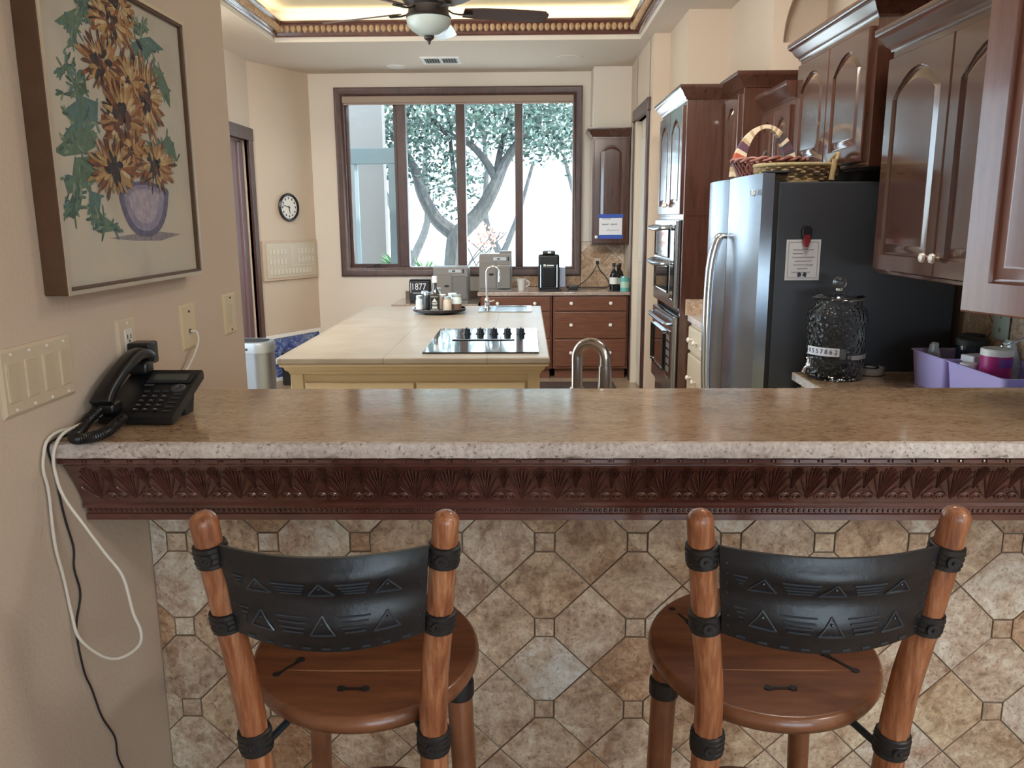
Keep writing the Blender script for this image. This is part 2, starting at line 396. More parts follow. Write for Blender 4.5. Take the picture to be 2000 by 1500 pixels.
# right side walls: stepped plaster columns
poly = [(.97, 8.33), (.97, 7.44), (1.06, 7.44), (1.06, 6.72), (.97, 6.72), (.97, 6.53), (1.09, 6.53), (1.09, 5.82), (1.37, 5.82), (1.37, 5.0), (1.72, 5.0), (1.72, 1.3), (2.0, 1.3), (2.0, 8.33)]
b = MB(); b.prism(poly, 'z', 0, CZ)
b.box(.97, 1.2, 6.70, 7.46, 2.3, CZ)
struct('wall_right', b, WALL, 'stepped sand plaster wall behind the right hand cabinets', 20)
# arched niche front (a plaster face with an arched recess in it)
b = MB()
nx0, nx1, nz0, ny = 1.40, 1.72, 2.43, 4.83
arc = [(nx0 + .03 + .33 * (1 - math.cos(t)), nz0 + .46 * math.sin(t)) for t in [PI / 2 * i / 14 for i in range(15)]]
arc = [(min(x, nx1), min(z, CZ)) for x, z in arc]
outer = [(1.37, CZ), (1.37, 2.18), (nx1, 2.18), (nx1, nz0), (nx0 + .03, nz0)] + arc[1:]
b.prism(outer, 'y', ny, 4.999)
struct('wall_niche', b, WALL, 'plaster face with an arched niche above the corner cabinet', 20)
b = MB(); b.box(1.72, 4.2, 1.2, 1.3, 0, CZ); struct('wall_dining_side', b, WALL)
b = MB(); b.box(4.1, 4.2, -4.2, 1.3, 0, CZ); struct('wall_dining_right', b, WALL)
b = MB(); b.box(-1.06, .4, -4.2, -4.05, 0, CZ); b.box(3.5, 4.2, -4.2, -4.05, 0, CZ); b.box(.4, 3.5, -4.2, -4.05, 2.5, CZ); b.box(.4, 3.5, -4.2, -4.05, 0, .08)
struct('wall_front', b, WALL)
b = MB(); b.box(.4, 3.5, -4.14, -4.08, .08, .14); b.box(.4, 3.5, -4.14, -4.08, 2.44, 2.5)
for x in (.4, 1.42, 2.43, 3.44): b.box(x, x + .06, -4.14, -4.08, .14, 2.44)
b.mi = 1; b.box(.46, 3.44, -4.112, -4.108, .14, 2.44)
struct('window_3', b, [TRIMW, PANE])
b = MB(); b.box(-2.56, -2.48, 3.0, 3.06, 0, 2.3); b.box(-2.56, -2.48, 5.84, 5.9, 0, 2.3); b.box(-2.56, -2.48, 4.42, 4.48, 0, 2.3); b.box(-2.56, -2.48, 3.06, 5.84, 2.24, 2.3); b.box(-2.56, -2.48, 3.06, 5.84, 0, .06)
b.mi = 1; b.box(-2.522, -2.518, 3.06, 5.84, .06, 2.24); struct('window_2', b, [TRIMW, PANE])

# main window: frame, mullions, sashes, panes
b = MB()
prof = [(0, 0), (.018, 0), (.03, -.01), (.075, -.014), (.085, -.024), (.09, -.024), (.09, .03), (0, .03)]
def frame_xz(b, x0, x1, z0, z1, y, prof):
    R = []
    for (x, z, sx, sz) in ((x0, z0, 1, 1), (x1, z0, -1, 1), (x1, z1, -1, -1), (x0, z1, 1, -1)):
        R.append([Vector((x + sx * o, y + d, z + sz * o)) for o, d in prof])
    b.rings(R, True)
frame_xz(b, WX0, WX1, WZ0, WZ1, BY, [(0, 0), (0, -.03), (.02, -.034), (.05, -.03), (.07, -.02), (.088, -.02), (.088, .1), (.06, .1), (.06, 0)])
for xa, xb in ((-1.245, -1.15), (-.672, -.58), (-.104, -.026)):
    b.box(xa, xb, BY - .005, BY + .1, WZ0 + .085, WZ1 - .085, .012, 2)
edges = [(WX0 + .088, -1.245), (-1.15, -.672), (-.58, -.104), (-.026, WX1 - .088)]
b.mi = 1
frame_xz(b, edges[0][0], edges[0][1], WZ0 + .088, WZ1 - .088, BY + .04, [(0, 0), (.03, 0), (.03, .04), (0, .04)])
b.mi = 2
for i, (xa, xb) in enumerate(edges): b.box(xa, xb, BY + .062, BY + .066, WZ0 + .088, WZ1 - .088)
w = struct('window_1', b, [TRIMW, TRIMW, PANE], 'large four pane window in a dark wood frame')
b = MB(); b.box(-1.58, -1.38, BY - .03, BY - .012, WZ0 + .088, WZ0 + .102, .003); b.tube([(-1.5, BY - .022, WZ0 + .1), (-1.48, BY - .05, WZ0 + .115), (-1.43, BY - .06, WZ0 + .112)], .006, 8); b.build('window_crank', IRON, w)
# roller shade rolled up at the head
t = thing('roller_shade', 'rolled up taupe fabric shade across the top of the kitchen window', 'window shade', (-.645, BY - .03, 2.60))
b = MB(); b.box(-1.1, 1.1, -.02, .04, -.035, .028, .01, 3); b.build('shade_cassette', mat('shade_taupe', (.36, .28, .23), .8), t)
b = MB(); b.box(-1.09, 1.09, .0, .012, -.05, -.035, .003); b.build('hem_bar', mat('shade_taupe_hem', (.42, .34, .3), .7), t)

# dark door at the far left
b = MB()
X = -2.43
b.box(X - .03, X + .025, 7.33, 7.435, 0, 2.265, .008); b.box(X - .03, X + .025, 6.36, 6.45, 0, 2.265, .008); b.box(X - .03, X + .03, 6.34, 7.44, 2.16, 2.27, .008)
b.mi = 1; b.box(X - .1, X - .055, 6.45, 7.33, 0, 2.16)
b.mi = 1; b.box(X - .06, X - .035, 7.2, 7.32, .02, 2.14, .006); b.box(X - .06, X - .035, 6.46, 6.58, .02, 2.14, .006)
struct('door_1', b, [TRIMW, noise_mat('violet_brown_door', [(.17, .105, .115), (.25, .16, .175)], (8, 8, 1), 3, .35, .3)], 'dark framed wooden door past the end of the left wall')
# pantry door at the right of the back wall
b = MB(); X = .97
b.box(X - .022, X + .09, 6.64, 6.72, 0, 2.385, .008); b.box(X - .022, X + .09, 7.44, 7.50, 0, 2.385, .008); b.box(X - .03, X + .09, 6.62, 7.51, 2.3, 2.40, .008)
b.mi = 1; b.box(X + .035, X + .075, 6.72, 7.44, .01, 2.3)
for z0, z1 in ((.2, .95), (1.1, 2.15)):
    b.box(X + .024, X + .036, 6.85, 7.32, z0, z1, .01)
b.mi = 2; b.box(X + .015, X + .036, 6.735, 6.765, .93, 1.0)
b.mi = 1; b.box(X - .012, X + .035, 7.36, 7.44, .0, 2.3); 
struct('door_2', b, [TRIMW, DOORC, IRON], 'cream pantry door in a dark wood casing right of the drawers')

# ------------------------------------------------------------------ outdoors
SAND = noise_mat('pale_gravel', [(.62, .6, .55), (.8, .78, .74)], (1, 1, 1), 3, .9)
b = MB(); b.box(-40, 40, 8.36, 90, -.3, -.15); b.box(-40, -2.62, -20, 8.36, -.3, -.15); b.box(-40, 40, -40, -4.25, -.3, -.15); struct('ground', b, SAND)
STUC = mat('grey_stucco', (.16, .155, .15), .85, bump=(40, .3)); SAGE = mat('sage_frame_paint', (.12, .165, .18), .5)
b = MB(); b.box(-4.5, -1.61, 9.5, 9.7, -.2, 4.2); struct('wall_porch', b, STUC, 'grey stucco house wing outside the left window pane')
t = thing('patio_door', 'open grey green patio door leaf outside the left window pane', 'door', (-1.9, 9.0, -.15))
b = MB(); b.box(-.2, .54, 0, .05, 2.215, 2.38, .006); b.box(.42, .54, 0, .05, 0, 2.215, .006); b.box(-.2, -.08, 0, .05, 0, 2.215, .006); b.box(-.08, .42, 0, .05, 0, .2, .006); b.build('door_frame', SAGE, t)
b = MB(); b.box(-.08, .42, .02, .026, .2, 2.215); b.build('glass_pane', PANE, t)
b = MB(); b.box(.05, .09, .03, .06, .2, 2.215, .004); b.build('glazing_bar', mat('pale_blue_bar', (.3, .4, .44), .4), t)

BARK = noise_mat('grey_bark', [(.05, .053, .056), (.11, .11, .105)], (8, 8, 2), 4, .8, 0, .6)
LEAF = noise_mat('olive_leaves', [(.03, .065, .06), (.075, .13, .105), (.17, .23, .17)], (1, 1, 1), 2.2, .4, island=.5)
def branch(b, pts, r0, r1):
    P = smoothpath(pts, 5); n = len(P); b.tube(P, [r0 + (r1 - r0) * i / (n - 1) for i in range(n)], 9)
def leaves(b, blobs, count, size):
    tot = sum(x[3] * x[4] * x[5] for x in blobs)
    for (cx, cy, cz, rx, ry, rz) in blobs:
        for _ in range(int(count * rx * ry * rz / tot)):
            while True:
                p = Vector((random.uniform(-1, 1), random.uniform(-1, 1), random.uniform(-1, 1)))
                if .2 < p.length < 1: break
            c = Vector((cx + p.x * rx, cy + p.y * ry, cz + p.z * rz))
            d = Vector((random.gauss(0, 1), random.gauss(0, 1), random.gauss(-.3, .8))).normalized(); q = d.orthogonal().normalized()
            l = size * random.uniform(.6, 1.3); w = l * .32
            b.faces([c, c + d * l * .5 + q * w, c + d * l, c + d * l * .5 - q * w], [(0, 1, 2, 3)])
t = thing('shade_tree', 'spreading tree with forked grey trunk close outside the kitchen window', 'tree', (-.96, 11, -.15))
b = MB()
branch(b, [(0, 0, 0), (-.02, 0, .7), (.02, 0, 1.25), (.06, 0, 1.5)], .15, .13)
branch(b, [(.04, 0, 1.42), (-.22, .05, 1.62), (-.4, 0, 1.95), (-.52, .1, 2.3), (-.75, 0, 2.7)], .11, .045)
branch(b, [(.05, 0, 1.42), (.35, .05, 1.72), (.55, 0, 2.05), (.7, .1, 2.38), (.98, 0, 2.75)], .12, .05)
branch(b, [(.58, 0, 2.1), (.45, .1, 2.35), (.22, .1, 2.6), (-.1, .1, 2.75), (-.3, .2, 3.0)], .06, .03)
branch(b, [(.55, 0, 2.05), (.62, .2, 2.5), (.75, .3, 3.0)], .055, .03)
branch(b, [(.15, .1, 1.6), (.0, .3, 2.2), (-.1, .4, 3.2)], .05, .02)
b.build('trunk', BARK, t)
b = MB(); leaves(b, [(-.2, 0, 3.35, 1.7, .9, .75), (.9, .2, 3.2, 1.1, .8, .75), (1.9, .3, 3.2, .9, .8, .95), (-.6, .3, 2.55, .7, .5, .5), (-.05, .4, 2.1, .45, .5, .5), (1.05, .3, 2.7, .5, .5, .35), (2.0, .2, 2.5, .6, .5, .5), (-.9, .2, 3., .7, .6, .8), (2.1, .2, 2.25, .35, .4, .35)], 12500, .078)
b.build('foliage', LEAF, t, 0)
for (x, y, lab, sgn) in ((-2.2, 15, 'slender pale trunked tree seen through the second window pane', 1), (1.15, 14.5, 'thin leaning tree seen through the right window pane', 1), (-.35, 16, 'grey multi stemmed tree behind the right fork of the near tree', -1)):
    t = thing('background_tree', lab, 'tree', (x, y, -.15)); b = MB()
    branch(b, [(0, 0, 0), (.1 * sgn, 0, .8), (.42 * sgn, 0, 1.6), (.4 * sgn, 0, 2.6), (.5 * sgn, .1, 3.6)], .1, .03)
    branch(b, [(.12 * sgn, 0, .9), (-.2 * sgn, .1, 1.7), (-.5 * sgn, 0, 2.7)], .07, .03); b.build('trunk', BARK, t)
    b = MB(); leaves(b, [(.3 * sgn, 0, 3.9, 1.3, .9, .9), (-.5 * sgn, 0, 3.2, .9, .7, .6), (.75 * sgn, 0, 2.75, .5, .5, .5)], 1900, .1); b.build('foliage', LEAF, t, 0)
t = thing('flowering_shrub', 'low shrub with reddish blossom in the sunny yard outside', 'shrub', (-.82, 15.2, -.15)); b = MB()
for k in range(7): branch(b, [(0, 0, 0), (random.uniform(-.3, .3), 0, .7), (random.uniform(-.5, .5), .1, 1.4)], .02, .01)
b.build('stems', BARK, t)
b = MB(); leaves(b, [(0, 0, 1.35, .45, .4, .25)], 160, .09); b.build('blossom', mat('red_blossom', (.5, .25, .2), .6), t, 0)
def spiky(x, y, z, n, l, lab):
    t = thing('spiky_yucca', lab, 'plant', (x, y, z)); b = MB()
    for k in range(n):
        a = 2 * PI * k / n + random.uniform(-.1, .1); e = random.uniform(.35, 1.2)
        d = Vector((math.cos(a) * math.cos(e), math.sin(a) * math.cos(e), math.sin(e))); q = Vector((-math.sin(a), math.cos(a), 0))
        b.faces([q * .02, d * l * .6 + q * .018, d * l - Vector((0, 0, l * .12)), d * l * .6 - q * .018, -q * .02], [(0, 1, 2, 3, 4)])
    b.build('blades', mat('yucca_green', (.16, .3, .16), .5), t, 0)
    b = MB(); b.cyl((0, 0, -z - .15), (0, 0, .05), .05, .06, 10); b.build('stem', BARK, t)
spiky(-1.16, 9.35, .82, 26, .3, 'spiky yucca rosette behind the second window pane')
spiky(-1.5, 9.28, .95, 20, .24, 'tall spiky yucca beside the grey stucco wing')

# ------------------------------------------------------------------ joinery helpers
def panel_loop(x0, x1, z0, z1, d, y, rise, k=10):
    xa, xb, za, zb = x0 + d, x1 - d, z0 + d, z1 - d; c = (x0 + x1) / 2; hw = (x1 - x0) / 2
    P = [(xa, y, za), (xb, y, za)]
    for i in range(k + 1):
        x = xb + (xa - xb) * i / k; u = (x - c) / hw
        P.append((x, y, zb - rise * (u * u)))
    return [Vector(p) for p in P]
def outer_loop(x0, x1, z0, z1, d, y, k=10):
    return [Vector((x0 + d, y, z0 + d)), Vector((x1 - d, y, z0 + d))] + [Vector((x1 - d + (x0 - x1 + 2 * d) * i / k, y, z1 - d)) for i in range(k + 1)]
def door_mb(w, h, t=.02, st=.055, rise=0., b=None, ox=0., oz=0., raised=True):
    b = b or MB(); x0, x1, z0, z1 = ox, ox + w, oz, oz + h
    L = [outer_loop(x0, x1, z0, z1, 0, 0), outer_loop(x0, x1, z0, z1, 0, -t + .004), outer_loop(x0, x1, z0, z1, .004, -t)]
    a = (x0 + st, x1 - st, z0 + st, z1 - st)
    L += [panel_loop(*a, 0, -t, rise), panel_loop(*a, .004, -t + .009, rise), panel_loop(*a, .012, -t + .010, rise)]
    if raised: L += [panel_loop(*a, .034, -t + .001, rise * .92), panel_loop(*a, .04, -t, rise * .9)]
    n = len(L[0]); vs = [p for l in L for p in l]; fs = []
    for i in range(len(L) - 1):
        for j in range(n): fs.append((i * n + j, i * n + (j + 1) % n, (i + 1) * n + (j + 1) % n, (i + 1) * n + j))
    fs += [tuple(range(n)), tuple((len(L) - 1) * n + j for j in range(n))]
    return b.faces(vs, fs)
def knob(parent, x, y, z, m=PORC, r=.016):
    b = MB(); M = Matrix.Translation((x, y, z)) @ Matrix.Rotation(PI / 2, 4, 'X')
    b.lathe([(.006, 0), (.006, .01), (r * .8, .014), (r, .02), (r * .85, .027), (r * .4, .031), (.001, .032)], (0, 0, 0), 14, M)
    return b.build('knob', m, parent)
CROWN = [(0, 0), (.006, 0), (.01, .012), (.02, .02), (.034, .045), (.046, .054), (.05, .062), (.05, .078), (0, .078)]
def cabinet(name, label, loc, rz, w, d, h, doors, m=WOOD, crown=True, rise=.05, group=None, face=.03, cat='cabinet', dz0=.03, dz1=.03, kn='split', body_extra=None, crown_ret=(True, True)):
    t = thing(name, label, cat, loc, rz, group)
    b = MB(); b.box(0, w, 0, d, 0, h, .003, 1)
    if body_extra: body_extra(b)
    b.build('carcass', m, t)
    nd = len(doors) if isinstance(doors, (list, tuple)) else doors
    ws = doors if isinstance(doors, (list, tuple)) else [(w - 2 * face - .006 * (nd - 1)) / nd] * nd
    x = face
    for i, dw in enumerate(ws):
        b = door_mb(dw, h - dz0 - dz1, .02, .055 if dw > .25 else .042, rise, ox=0, oz=0)
        o = b.build('door', m, t, 40, (x, 0, dz0))
        if kn:
            kx = {'split': dw - .028 if (i % 2 == 0 and nd > 1) else .028, 'left': .028, 'right': dw - .028}[kn]
            knob(o, kx, -.02, .06)
        x += dw + .006
    if crown:
        b = MB(); path = ([(0, d)] if crown_ret[0] else []) + [(0, 0), (w, 0)] + ([(w, d)] if crown_ret[1] else [])
        b.sweep([(o, z + h - .004) for o, z in CROWN], path)
        b.box(.01, w - .01, .01, d - .005, h, h + .05)
        b.build('crown_moulding', m, t)
    return t

# ------------------------------------------------------------------ bar: top, carved cornice, tiled knee wall
bar = thing('bar_counter', 'long raised granite bar counter with carved dark wood cornice', 'bar counter', (-.9, 1.464, 1.04))
BL = 2.62
b = MB()
b.box(0.002, BL, .012, .505, 0, .03, .004, 2)
b.build('granite_top', GRAN, bar)
b = MB(); R = []
n = 150
for i in range(n + 1):
    x = .002 + (BL - .002) * i / n; j = lambda: random.uniform(-.0022, .0022)
    R.append([Vector((x, .014, .0298)), Vector((x, .003 + j(), .0285 + j() * .4)), Vector((x, .0 + j(), .02)), Vector((x, .0005 + j(), .01)), Vector((x, .002 + j(), .001)), Vector((x, .014, .0005))])
b.rings(R); b.build('chiselled_edge', GRANE, bar, 60)
# cornice profile in (y,z), local
cov = [(.034 + .052 * u + .004 * math.sin(PI * u), -.024 - .088 * u) for u in [i / 12 for i in range(13)]]
prof = [(.36, -.003), (.016, -.003), (.016, -.014), (.02, -.016), (.026, -.019), (.034, -.022)] + cov + [(.088, -.117), (.084, -.122), (.086, -.128), (.094, -.130), (.1, -.133), (.1, -.143), (.096, -.145), (.096, -.157), (.104, -.16), (.14, -.16), (.36, -.16)]
b = MB(); b.rings([[Vector((x, y, z)) for y, z in prof] for x in (.004, BL)], loop=False, caps=False)
b.build('cornice', CORN, bar, 30)
def cp(t, off=0.):   # point on the cove, t 0 (bottom) .. 1 (top)
    u = 1 - t; y, z = .034 + .052 * u + .004 * math.sin(PI * u), -.024 - .088 * u
    dy, dz = .052 + .004 * PI * math.cos(PI * u), -.088; l = math.hypot(dy, dz)
    return y + off * dz / l, z - off * dy / l
b = MB()
def ridge(x0, t0, x1, t1, bend, w, hgt, k=5):
    R = []
    for i in range(k + 1):
        u = i / k; t = t0 + (t1 - t0) * u; x = x0 + (x1 - x0) * (u ** bend)
        ww = w * (.3 + .95 * u) * (1.0 if u < .9 else .6); hh = hgt * (.35 + .75 * u) * (1 if u < .95 else .5)
        y0, z0 = cp(t, -.001); y1, z1 = cp(t, hh)
        y2, z2 = cp(t, hh * .72)
        R.append([Vector((x - ww, y0, z0)), Vector((x - ww * .62, y2, z2)), Vector((x, y1, z1)), Vector((x + ww * .62, y2, z2)), Vector((x + ww, y0, z0))])
    b.rings(R, loop=False, caps=False)
def ring(x, t, r, tr):
    P = []
    for k in range(10):
        a = 2 * PI * k / 10; y, z = cp(max(0, min(1, t + r * math.sin(a) / .12)), .002); P.append((x + r * math.cos(a), y, z))
    b.tube(P, tr, 5, True)
pitch = .0705
x = .045
while x < BL - .04:
    for k in range(-4, 5):
        a_ = abs(k); sg = (k > 0) - (k < 0)
        ridge(x + k * .0009, .06 + .012 * a_, x + sg * (0, .0078, .0152, .0225, .0285)[a_], (.95, .92, .84, .68, .42)[a_], (1, 1.5, 1.35, 1.1, .85)[a_], (.0031, .0031, .003, .0028, .0025)[a_], .0050, 7)
    xm = x + pitch / 2
    for k in range(-3, 4): ridge(xm + k * .0006, .36, xm + k * .0046, .97 - .014 * k * k, 1.5, .0019, .0042, 6)
    ring(xm - .011, .15, .0098, .0023); ring(xm + .011, .15, .0098, .0023); ring(xm - .011, .15, .0042, .0021); ring(xm + .011, .15, .0042, .0021)
    ridge(xm - .006, .3, xm + .006, .3, 1, .003, .003, 2)
    x += pitch
b.build('acanthus_carving', CORN, bar, 50)
b = MB(); x = .01
while x < BL - .01:
    b.sphere((x, .0995, -.138), .0042, 6, 4); x += .0105
b.build('bead_moulding', CORN, bar)
b = MB(); x = .02
while x < BL - .05:
    b.box(x, x + .034, .012, .018, -.0125, -.0045, .001, 1); b.sphere((x + .0385, .014, -.0085), .0035, 6, 4); x += .0435
b.build('reel_moulding', CORN, bar)

# tiled wall under the bar
b = MB(); b.box(-.9, 1.72, 1.826, 1.96, 0, 1.036); kw = struct('wall_bar', b, GROUT, 'low wall under the bar faced in tumbled stone tiles')
def tiles(b, ox, oz, D, d, gap, x0, x1, z0, z1, conv, th=.005):
    """octagon-and-dot tiling of pitch 2D with dots of half-size d; conv(u,v,w) places a point"""
    def put(poly):
        poly = [p for p in poly]
        # clip to the rectangle
        for (ax, lim, sg) in ((0, x0, 1), (0, x1, -1), (1, z0, 1), (1, z1, -1)):
            out = []
            for i in range(len(poly)):
                p, q = poly[i - 1], poly[i]; pi_, qi = sg * (p[ax] - lim) >= 0, sg * (q[ax] - lim) >= 0
                if pi_ != qi:
                    t = (lim - p[ax]) / (q[ax] - p[ax]); out.append((p[0] + (q[0] - p[0]) * t, p[1] + (q[1] - p[1]) * t))
                if qi: out.append(q)
            poly = out
            if len(poly) < 3: return
        cx = sum(p[0] for p in poly) / len(poly); cz = sum(p[1] for p in poly) / len(poly)
        R = []
        ex = max(max(abs(p[0] - cx), abs(p[1] - cz)) for p in poly)
        if ex < .012: return
        jit = random.uniform(-.0012, .0012)
        for g, w in ((gap, 0), (gap * .9, th * .7 + jit), (gap * 1.3, th * .93 + jit), (gap * 1.5 + .0022, th + jit)):
            k = max(.2, 1 - g / ex); R.append([Vector(conv(cx + (p[0] - cx) * k, cz + (p[1] - cz) * k, w)) for p in poly])
        b.rings(R)
    i0, i1 = int((x0 - ox) / (2 * D)) - 2, int((x1 - ox) / (2 * D)) + 2
    j0, j1 = int((z0 - oz) / (2 * D)) - 2, int((z1 - oz) / (2 * D)) + 2
    for i in range(i0, i1 + 1):
        for j in range(j0, j1 + 1):
            X, Z = ox + 2 * D * i, oz + 2 * D * j
            put([(X - d, Z - d), (X + d, Z - d), (X + d, Z + d), (X - d, Z + d)])
            c = X + D      # clipped left and right
            put([(X + d, Z - d), (c, Z - D), (X + 2 * D - d, Z - d), (X + 2 * D - d, Z + d), (c, Z + D), (X + d, Z + d)])
            c = Z + D      # clipped top and bottom
            put([(X - d, Z + d), (X + d, Z + d), (X + D, c), (X + d, Z + 2 * D - d), (X - d, Z + 2 * D - d), (X - D, c)])
b = MB(); tiles(b, .043, .727, .11, .024, .0022, -.899, 1.719, .0, .95, lambda u, v, w: (u, 1.826 - w, v))
b.build('tile_facing', TRAV, kw, 30)
# backsplashes
b = MB(); b.box(1.712, 1.7199, 1.98, 3.18, .88, 1.3); bs = struct('wall_right_backsplash', b, GROUT, 'stone tile backsplash behind the purple bins')
b = MB(); tiles(b, 2.83, .93, .15, .03, .003, 1.98, 3.18, .88, 1.3, lambda u, v, w: (1.713 - w, u, v)); b.build('tile_facing', TRAV, bs, 30)
b = MB(); b.box(.542, .969, BY - .008, BY - .0005, .82, 1.26); b.box(-.44, .542, BY - .008, BY - .0005, .82, .925); b.box(-1.2, -.44, BY - .008, BY - .0005, .7, .78)
bs = struct('wall_back_backsplash', b, GROUT, 'stone backsplash beside and under the kitchen window')
b = MB(); tiles(b, .70, 1.0, .15, .03, .003, .544, .968, .82, 1.258, lambda u, v, w: (u, BY - .008 - w, v)); tiles(b, .0, .87, .15, .03, .003, -.438, .541, .822, .923, lambda u, v, w: (u, BY - .008 - w, v)); b.build('tile_facing', TRAV, bs, 30)

# ------------------------------------------------------------------ bar stools
def stool(label, cx, cy, srot, posts, legs, slots, mirror):
    t = thing('bar_stool', label, 'stool', (cx, cy, 0), 0, 'bar stools at the granite counter')
    sr = math.radians(srot)
    def el(k, a, z):
        x, y = .2 * k * math.cos(a), .232 * k * math.sin(a)
        return Vector((x * math.cos(sr) - y * math.sin(sr), x * math.sin(sr) + y * math.cos(sr), z))
    n = 64
    # seat in two boards: near board and far board with a shallow joint
    b = MB()
    R = [[el(k, 2 * PI * i / n, z) for i in range(n)] for k, z in ((.9, .698), (.975, .703), (1., .713), (1., .72), (.985, .728), (.955, .7315), (.6, .7285), (.25, .7265), (.01, .726))]
    b.rings(R)
    seat = b.build('seat', SEAT, t, 50)
    b = MB(); jy = -.086
    xa = [(-.18 + .36 * i / 12) for i in range(13)]
    b.tube([(x, jy + .012 * x * mirror, .7296 - .003 * (1 - (x / .2) ** 2)) for x in xa], .0022, 6); b.build('board_joint', mat('joint_line', (.30, .14, .07), .35), seat)
    for (sx, sy, ang, ln) in slots:
        b = MB(); d = Vector((math.cos(ang), math.sin(ang), 0)); q = Vector((-d.y, d.x, 0)); c = Vector((sx, sy, .7303))
        b.faces([c - d * ln + q * .006, c - d * ln * .5 + q * .003, c + d * ln * .5 + q * .003, c + d * ln + q * .006, c + d * ln - q * .006, c + d * ln * .5 - q * .003, c - d * ln * .5 - q * .003, c - d * ln - q * .006] + [], [tuple(range(8))])
        b.cyl(c - d * ln - Vector((0, 0, .002)), c - d * ln + Vector((0, 0, .001)), .007, None, 10); b.cyl(c + d * ln - Vector((0, 0, .002)), c + d * ln + Vector((0, 0, .001)), .007, None, 10)
        b.build('lacing_slot', BLACKM, seat)
    # the back posts run down as rear legs
    PO = []
    for (pts, rs) in posts:
        P = smoothpath(pts, 5); m = len(P)
        r = [rs[0] + (rs[1] - rs[0]) * i / (m - 1) for i in range(m)]
        b = MB(); top = P[-1]; d = (P[-1] - P[-2]).normalized()
        PP, RR = list(P), [x * (1 + random.uniform(-.025, .025)) for x in r]
        for u in (.35, .65, .85, .97, 1.): PP.append(top + d * r[-1] * .8 * u); RR.append(r[-1] * math.sqrt(max(0.002, 1 - u * u)))
        
        fac = [random.uniform(.955, 1.03) for _ in range(11)]
        PQ, RQ = [], []
        for i in range(len(PP) - 1):
            k = 3 if i < m - 1 else 1
            for q in range(k): PQ.append(PP[i].lerp(PP[i + 1], q / k)); RQ.append(RR[i] + (RR[i + 1] - RR[i]) * q / k)
        PQ.append(PP[-1]); RQ.append(RR[-1]); u_ = Vector((1, 0, 0)); R_ = []
        for i, p in enumerate(PQ):
            dd = (PQ[min(i + 1, len(PQ) - 1)] - PQ[max(i - 1, 0)]).normalized(); a_ = (u_ - dd * u_.dot(dd)).normalized(); c_ = dd.cross(a_)
            fac = [f * .75 + .25 * random.uniform(.94, 1.035) for f in fac]
            R_.append([p + (a_ * math.cos(2 * PI * q / 11) + c_ * math.sin(2 * PI * q / 11)) * RQ[i] * fac[q] for q in range(11)])
        b.rings(R_); po = b.build('post', POST, t, 40); PO.append((P, r))
        def pt_at(z):
            for i in range(m - 1):
                if P[i].z <= z <= P[i + 1].z:
                    u = (z - P[i].z) / (P[i + 1].z - P[i].z); return P[i].lerp(P[i + 1], u), r[i] + (r[i + 1] - r[i]) * u, (P[i + 1] - P[i]).normalized()
            return P[-1], r[-1], d
        for z, h in ((1.012, .017), (.905, .016), (.69, .019)):
            c, rad, dd = pt_at(z); b = MB()
            b.tube([c - dd * h, c - dd * h * .9, c + dd * h * .9, c + dd * h], [rad + .001, rad + .0035, rad + .0035, rad + .001], 16)
            for k in (-.5, 0, .5): b.tube([c + dd * h * k + (Matrix.Rotation(a, 3, dd) @ dd.orthogonal().normalized()) * (rad + .0036) for a in [2 * PI * i / 16 for i in range(16)]], .0012, 5, True)
            # stud with ring on the camera side
            q = Vector((0, -1, 0)); q = (q - dd * q.dot(dd)).normalized(); s0 = c + q * (rad + .003)
            b.cyl(s0, s0 + q * .003, .010, .009, 14); b.cyl(s0 + q * .003, s0 + q * .006, .0035, .002, 10)
            b.build('strap', STRAP, po)
    # leather back: sagging sling between the posts
    (PL, rl_), (PR, rr_) = PO
    def on(Pp, z):
        for i in range(len(Pp) - 1):
            if Pp[i].z <= z <= Pp[i + 1].z: return Pp[i].lerp(Pp[i + 1], (z - Pp[i].z) / (Pp[i + 1].z - Pp[i].z))
        return Pp[-1]
    def sl(u, v, off=0.):
        z = .897 + (1.034 - .897) * v
        a, c = on(PL, z), on(PR, z); p = a.lerp(c, u); s = 4 * u * (1 - u)
        p.y -= .045 * s + .006; p.z -= .004 * s + (.016 * s if v < .5 else .004 * s) * abs(v - .5) * 2
        p.y += .0065 * math.cos(2 * PI * v * 2) * s - off
        return p
    b = MB(); nu, nv = 30, 14; R = []
    for i in range(nu + 1):
        u = .06 + .88 * i / nu
        R.append([sl(u, j / nv, .003) for j in range(nv + 1)] + [sl(u, 1 - j / nv, -.003) for j in range(nv + 1)])
    b.rings(R); lb = b.build('leather_back', LEATH, t, 60)
    def line(u0, v0, u1, v1, r=.0016): b.tube([sl(u0 + (u1 - u0) * k / 3, v0 + (v1 - v0) * k / 3, .0036) for k in range(4)], r, 5)
    for vb in (.56, .2):
        b = MB()
        for uc in (.22, .5, .78):
            line(uc - .055, vb, uc, vb + .17); line(uc, vb + .17, uc + .055, vb); line(uc - .055, vb, uc + .055, vb)
            b.sphere(sl(uc, vb + .11, .004), .0024, 6, 4)
        for ua, ub in ((.29, .44), (.57, .71), (.11, .16)):
            for k in range(4): line(ua + .016 * (3 - k) * .6, vb + .02 + .045 * k, ub - .014 * (3 - k) * .6, vb + .02 + .045 * k, .0014)
        b.build('tooling', EMBO, lb)
    b = MB()
    for k in range(9): 
        u = .14 + .72 * k / 8; b.tube([sl(u - .018, .035, .0036), sl(u + .018, .035, .0036)], .0018, 5)
    for side in (.085, .915):
        for k in range(7): b.sphere(sl(side, .12 + .12 * k, .0036), .0016, 5, 4)
    b.build('stitching', EMBO, lb)
